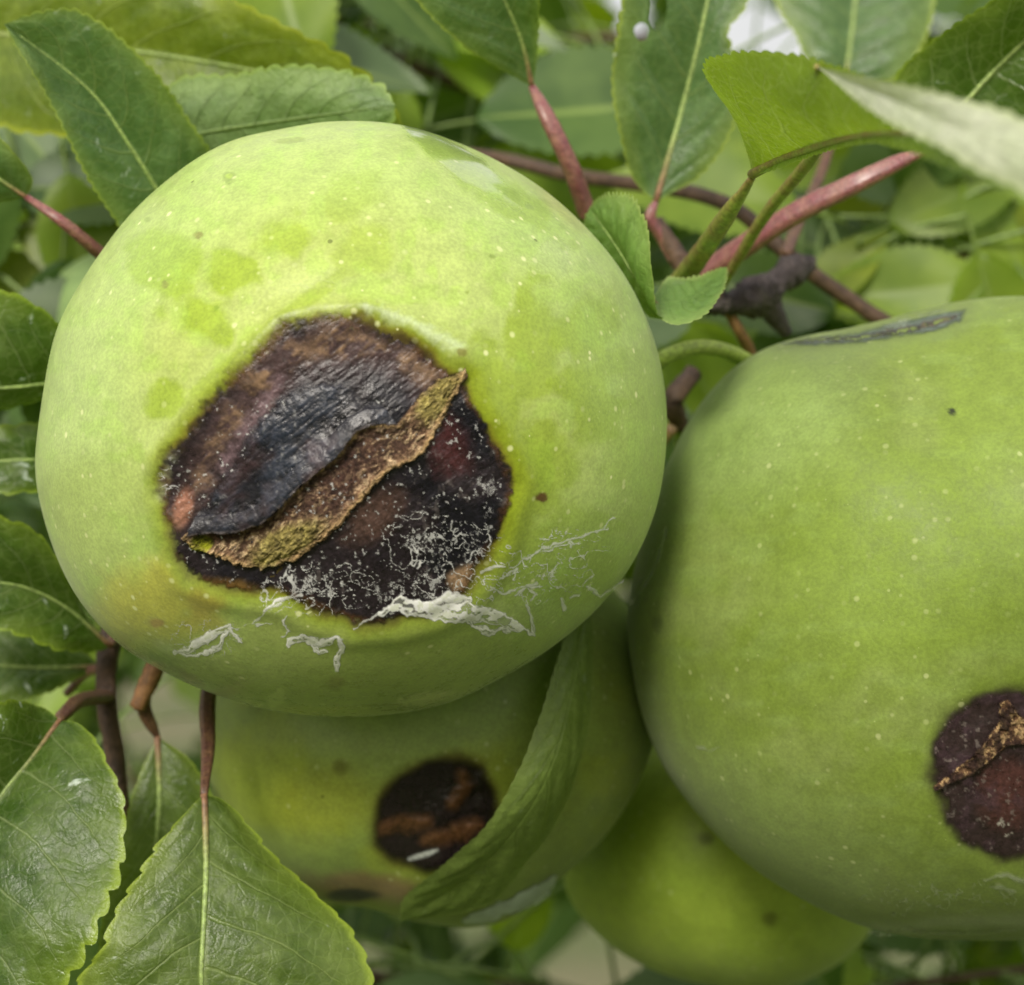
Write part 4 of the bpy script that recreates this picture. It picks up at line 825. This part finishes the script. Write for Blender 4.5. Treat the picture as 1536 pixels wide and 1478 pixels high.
HAND = [(4,500,1470,76,50,0.8,'g'),(4,660,1480,84,75,0.75,'g'),(4,560,1380,90,-35,0.7,'d'),(4,720,1420,80,10,0.5,'y'),(4,780,1480,96,60,0.7,'d'),(4,860,1360,100,-120,0.6,'d'),(4,1000,1490,92,25,0.6,'o'),
        (4,1270,1440,80,5,0.7,'d'),(4,1420,1470,84,20,0.7,'d'),(4,1330,1480,96,70,0.5,'y'),(4,610,1400,100,-60,0.7,'d'),(4,930,1440,110,170,0.7,'g'),
        (0,640,190,70,8,0.85,'d'),(0,560,90,74,75,0.6,'y'),(0,600,20,80,-30,0.6,'l'),(0,470,90,84,60,0.7,'d'),(0,700,240,86,-10,0.6,'l'),(0,900,80,88,200,0.7,'d'),(0,880,230,78,120,0.5,'g'),
        (1,1290,360,58,25,0.55,'l'),(1,1540,420,56,185,0.6,'l'),(1,1500,330,64,200,0.55,'d'),(1,1480,470,60,170,0.55,'g'),(1,1300,480,56,165,0.5,'d'),(1,1130,280,70,20,0.45,'y'),(1,1240,330,72,-20,0.55,'g'),(1,1180,480,58,40,0.4,'o'),(1,1440,280,74,-160,0.6,'o'),
        (2,-30,340,56,-10,0.6,'o'),(2,10,420,60,15,0.5,'l'),(2,120,300,60,130,0.6,'g'),(2,30,160,62,-60,0.6,'d'),(2,-20,520,58,-20,0.5,'d'),(2,-30,760,60,20,0.6,'d'),(2,40,120,70,20,0.5,'d'),
        (3,60,1130,46,-70,0.6,'d'),(3,150,1290,60,-80,0.6,'g'),(3,200,1180,70,80,0.4,'l'),(3,160,1440,56,-60,0.6,'d')]
BR = [  # path of the wood in photo pixels and depth, count, look
 ([(330,-140,70),(520,40,85),(700,130,88),(900,160,92),(1040,120,96)], 18, 'dull green leaves out of focus over the cracked plum'),
 ([(1700,330,60),(1500,380,62),(1350,400,60),(1230,430,62),(1120,470,66)], 15, 'out-of-focus yellow-green leaves over the shoulder of the slit-scarred plum'),
 ([(-200,420,60),(-40,380,58),(60,330,60),(180,250,66),(320,150,75)], 14, 'shaded out-of-focus leaves beside the small dull plum'),
 ([(-150,1150,50),(60,1200,58),(250,1300,70),(450,1420,82),(640,1520,95)], 13, 'blurred leaves behind the dark twig beneath the cracked plum'),
 ([(380,1440,84),(600,1470,90),(820,1490,94),(1100,1520,90),(1340,1480,84),(1650,1440,80)], 30, 'blurred sprig of light leaves under the smooth yellow-green plum'),
 ([(300,-60,150),(650,60,160),(1000,60,170),(1300,160,160),(1700,200,150)], 26, 'far blurred branch of mixed leaves behind the upright holed leaf'),
 ([(-300,300,170),(0,500,180),(200,760,190),(150,1050,190),(300,1350,180)], 22, 'far blurred branch of leaves behind the petioles of the grey-green leaf'),
 ([(900,500,150),(1150,420,160),(1400,480,170),(1650,560,180)], 16, 'far blurred branch with light leaves behind the old grey spur'),
]
for bi, (path, cnt, lab) in enumerate(BR):
    p3 = P3(path); t = thing('plum_branch', lab, 'branch', p3[0], 'leafy plum branches')
    tube('twig', p3, (0.9, 0.7, 0.6, 0.4), M_BARK, t, n=40, wob=0.05, seed=bi+60)
    cnt = int(cnt*2.6); c = spline(p3, cnt+2)
    for i in range(1, cnt+1):
        for tr in range(12):
            a = rs.uniform(0, 2*math.pi); d = np.array([math.cos(a), rs.uniform(-0.35, 0.35), math.sin(a)*0.8-0.25])
            nn = np.array([rs.uniform(-0.7, 0.7), -1, rs.uniform(-0.2, 1.0)]); sc = rs.uniform(0.30, 0.52)
            d = d/np.linalg.norm(d); off = rs.normal(size=3)*np.array([12, 8, 12]); tip = c[i]+off+d*50*sc
            if tip[1] > 36 and c[i][1]+off[1] > 36 and not blocks_gap(c[i]+off, tip): break
        else: continue
        place_leaf(t, BGM[rs.randint(len(BGM))], c[i]+off, d, nn, sc)
        if np.linalg.norm(off) > 4: tube('twig', [c[i], c[i]+off*0.5+np.array([0, 0, 1.5]), c[i]+off], (0.28, 0.22), M_VEIND, t, n=8, seg=6)
    for (hb, x, y, dd, ang, sc, k) in HAND:
        if hb != bi: continue
        a = math.radians(ang); b0 = P(x, y, dd); dv = np.array([math.cos(a), 0.12, math.sin(a)])
        if blocks_gap(b0, b0+dv*33*sc): continue
        place_leaf(t, BGK[k], b0, dv, (rs.uniform(-0.35, 0.35), -1, rs.uniform(0.0, 0.6)), sc*0.66)
        q = c[np.argmin(np.linalg.norm(c-b0, axis=1))]
        tube('twig', [q, (q+b0)/2+np.array([0, 3, 1.0]), b0], (0.3, 0.22), M_VEIND, t, n=8, seg=6)
    if bi == 1:
        for (x, y, dx, dz) in [(1262,418,1,0.32)]:
            o = place_leaf(t, GOLD, P(x, y, 66), (dx, 0.05, dz), (0.3, -1, 0.9), 0.8); o['label'] = 'yellowing orange leaf among green ones'
# the tree's foliage, too dense to tell leaf from leaf, plus unseen light blockers
def foliage(name, n, box, mat, seed, cull=True, big=1.0):
    r = np.random.RandomState(seed); V = []; F = []; A = []
    ts = [(0, 0), (0.25, 0.9), (0.55, 1.0), (0.85, 0.5), (1, 0), (0.85, -0.5), (0.55, -1.0), (0.25, -0.9)]
    while n > 0:
        b = np.array([r.uniform(box[0], box[1]), r.uniform(box[2], box[3]), r.uniform(box[4], box[5])])
        n -= 1
        a = r.uniform(0, 2*math.pi); d = np.array([math.cos(a), math.sin(a), r.uniform(-0.9, 0.3)]); d /= np.linalg.norm(d)
        nn = r.normal(size=3)+np.array([0, -0.4, 0.8]); s = np.cross(nn, d); s /= np.linalg.norm(s)+1e-9; nn = np.cross(d, s)
        ln = r.uniform(18, 32)*big; w = ln*0.27
        if -130 < b[1] < 240:                                             # keep clear of the view between camera and fruit
            lim = 36*(D0+b[1])/D0
            if b[2]+ln > -lim-12: continue
        if b[1] > 0 and blocks_gap(b, b+d*ln): continue
        k = len(V)
        for (u, v) in ts:
            V.append(b+d*ln*u+s*w*v+nn*(abs(v)*w*0.25-ln*0.12*u*u)); A.append((u, v*0.8, r.randint(20)*0.2))
        V.append(b+d*ln*0.3); V.append(b+d*ln*0.6-nn*ln*0.05); A += [(0.3, 0, 1), (0.6, 0, 1)]
        m0, m1 = k+8, k+9
        F += [(k, k+1, m0, k+7), (k+1, k+2, m1, m0), (k+2, k+3, k+4, m1), (m1, k+4, k+5, k+6), (m0, m1, k+6, k+7)]
    o = mesh_obj(name, np.array(V), np.array(F), mat, None, {'luv': np.array(A)})
    o['kind'] = 'stuff'; return o
for (n_, bx_, mk_, sd_, lb_) in [
        (15000, (-420, 540, 200, 900, -400, 215), 'bgd', 5, 'dense blurred plum foliage behind the fruit'),
        (6500, (-400, 500, 200, 700, -360, 205), 'bgl', 6, 'lighter plum foliage scattered through the dense background'),
        (900, (-420, 460, -120, 260, -420, -70), 'bgd', 7, 'plum foliage added below the frame to block ground bounce'),  # added out of frame, cuts light bounced up from the ground
        (5200, (-2600, 2600, -2700, -1500, -1480, 500), 'bgd', 8, 'unseen leaf mass added behind the camera to block frontal light')]:  # added out of view, makes the light fall more from above
    f = foliage('plum_foliage', n_, bx_, LM[mk_], sd_, big=4.2 if sd_ == 8 else 1.0); f['label'] = lb_; f['category'] = 'foliage'
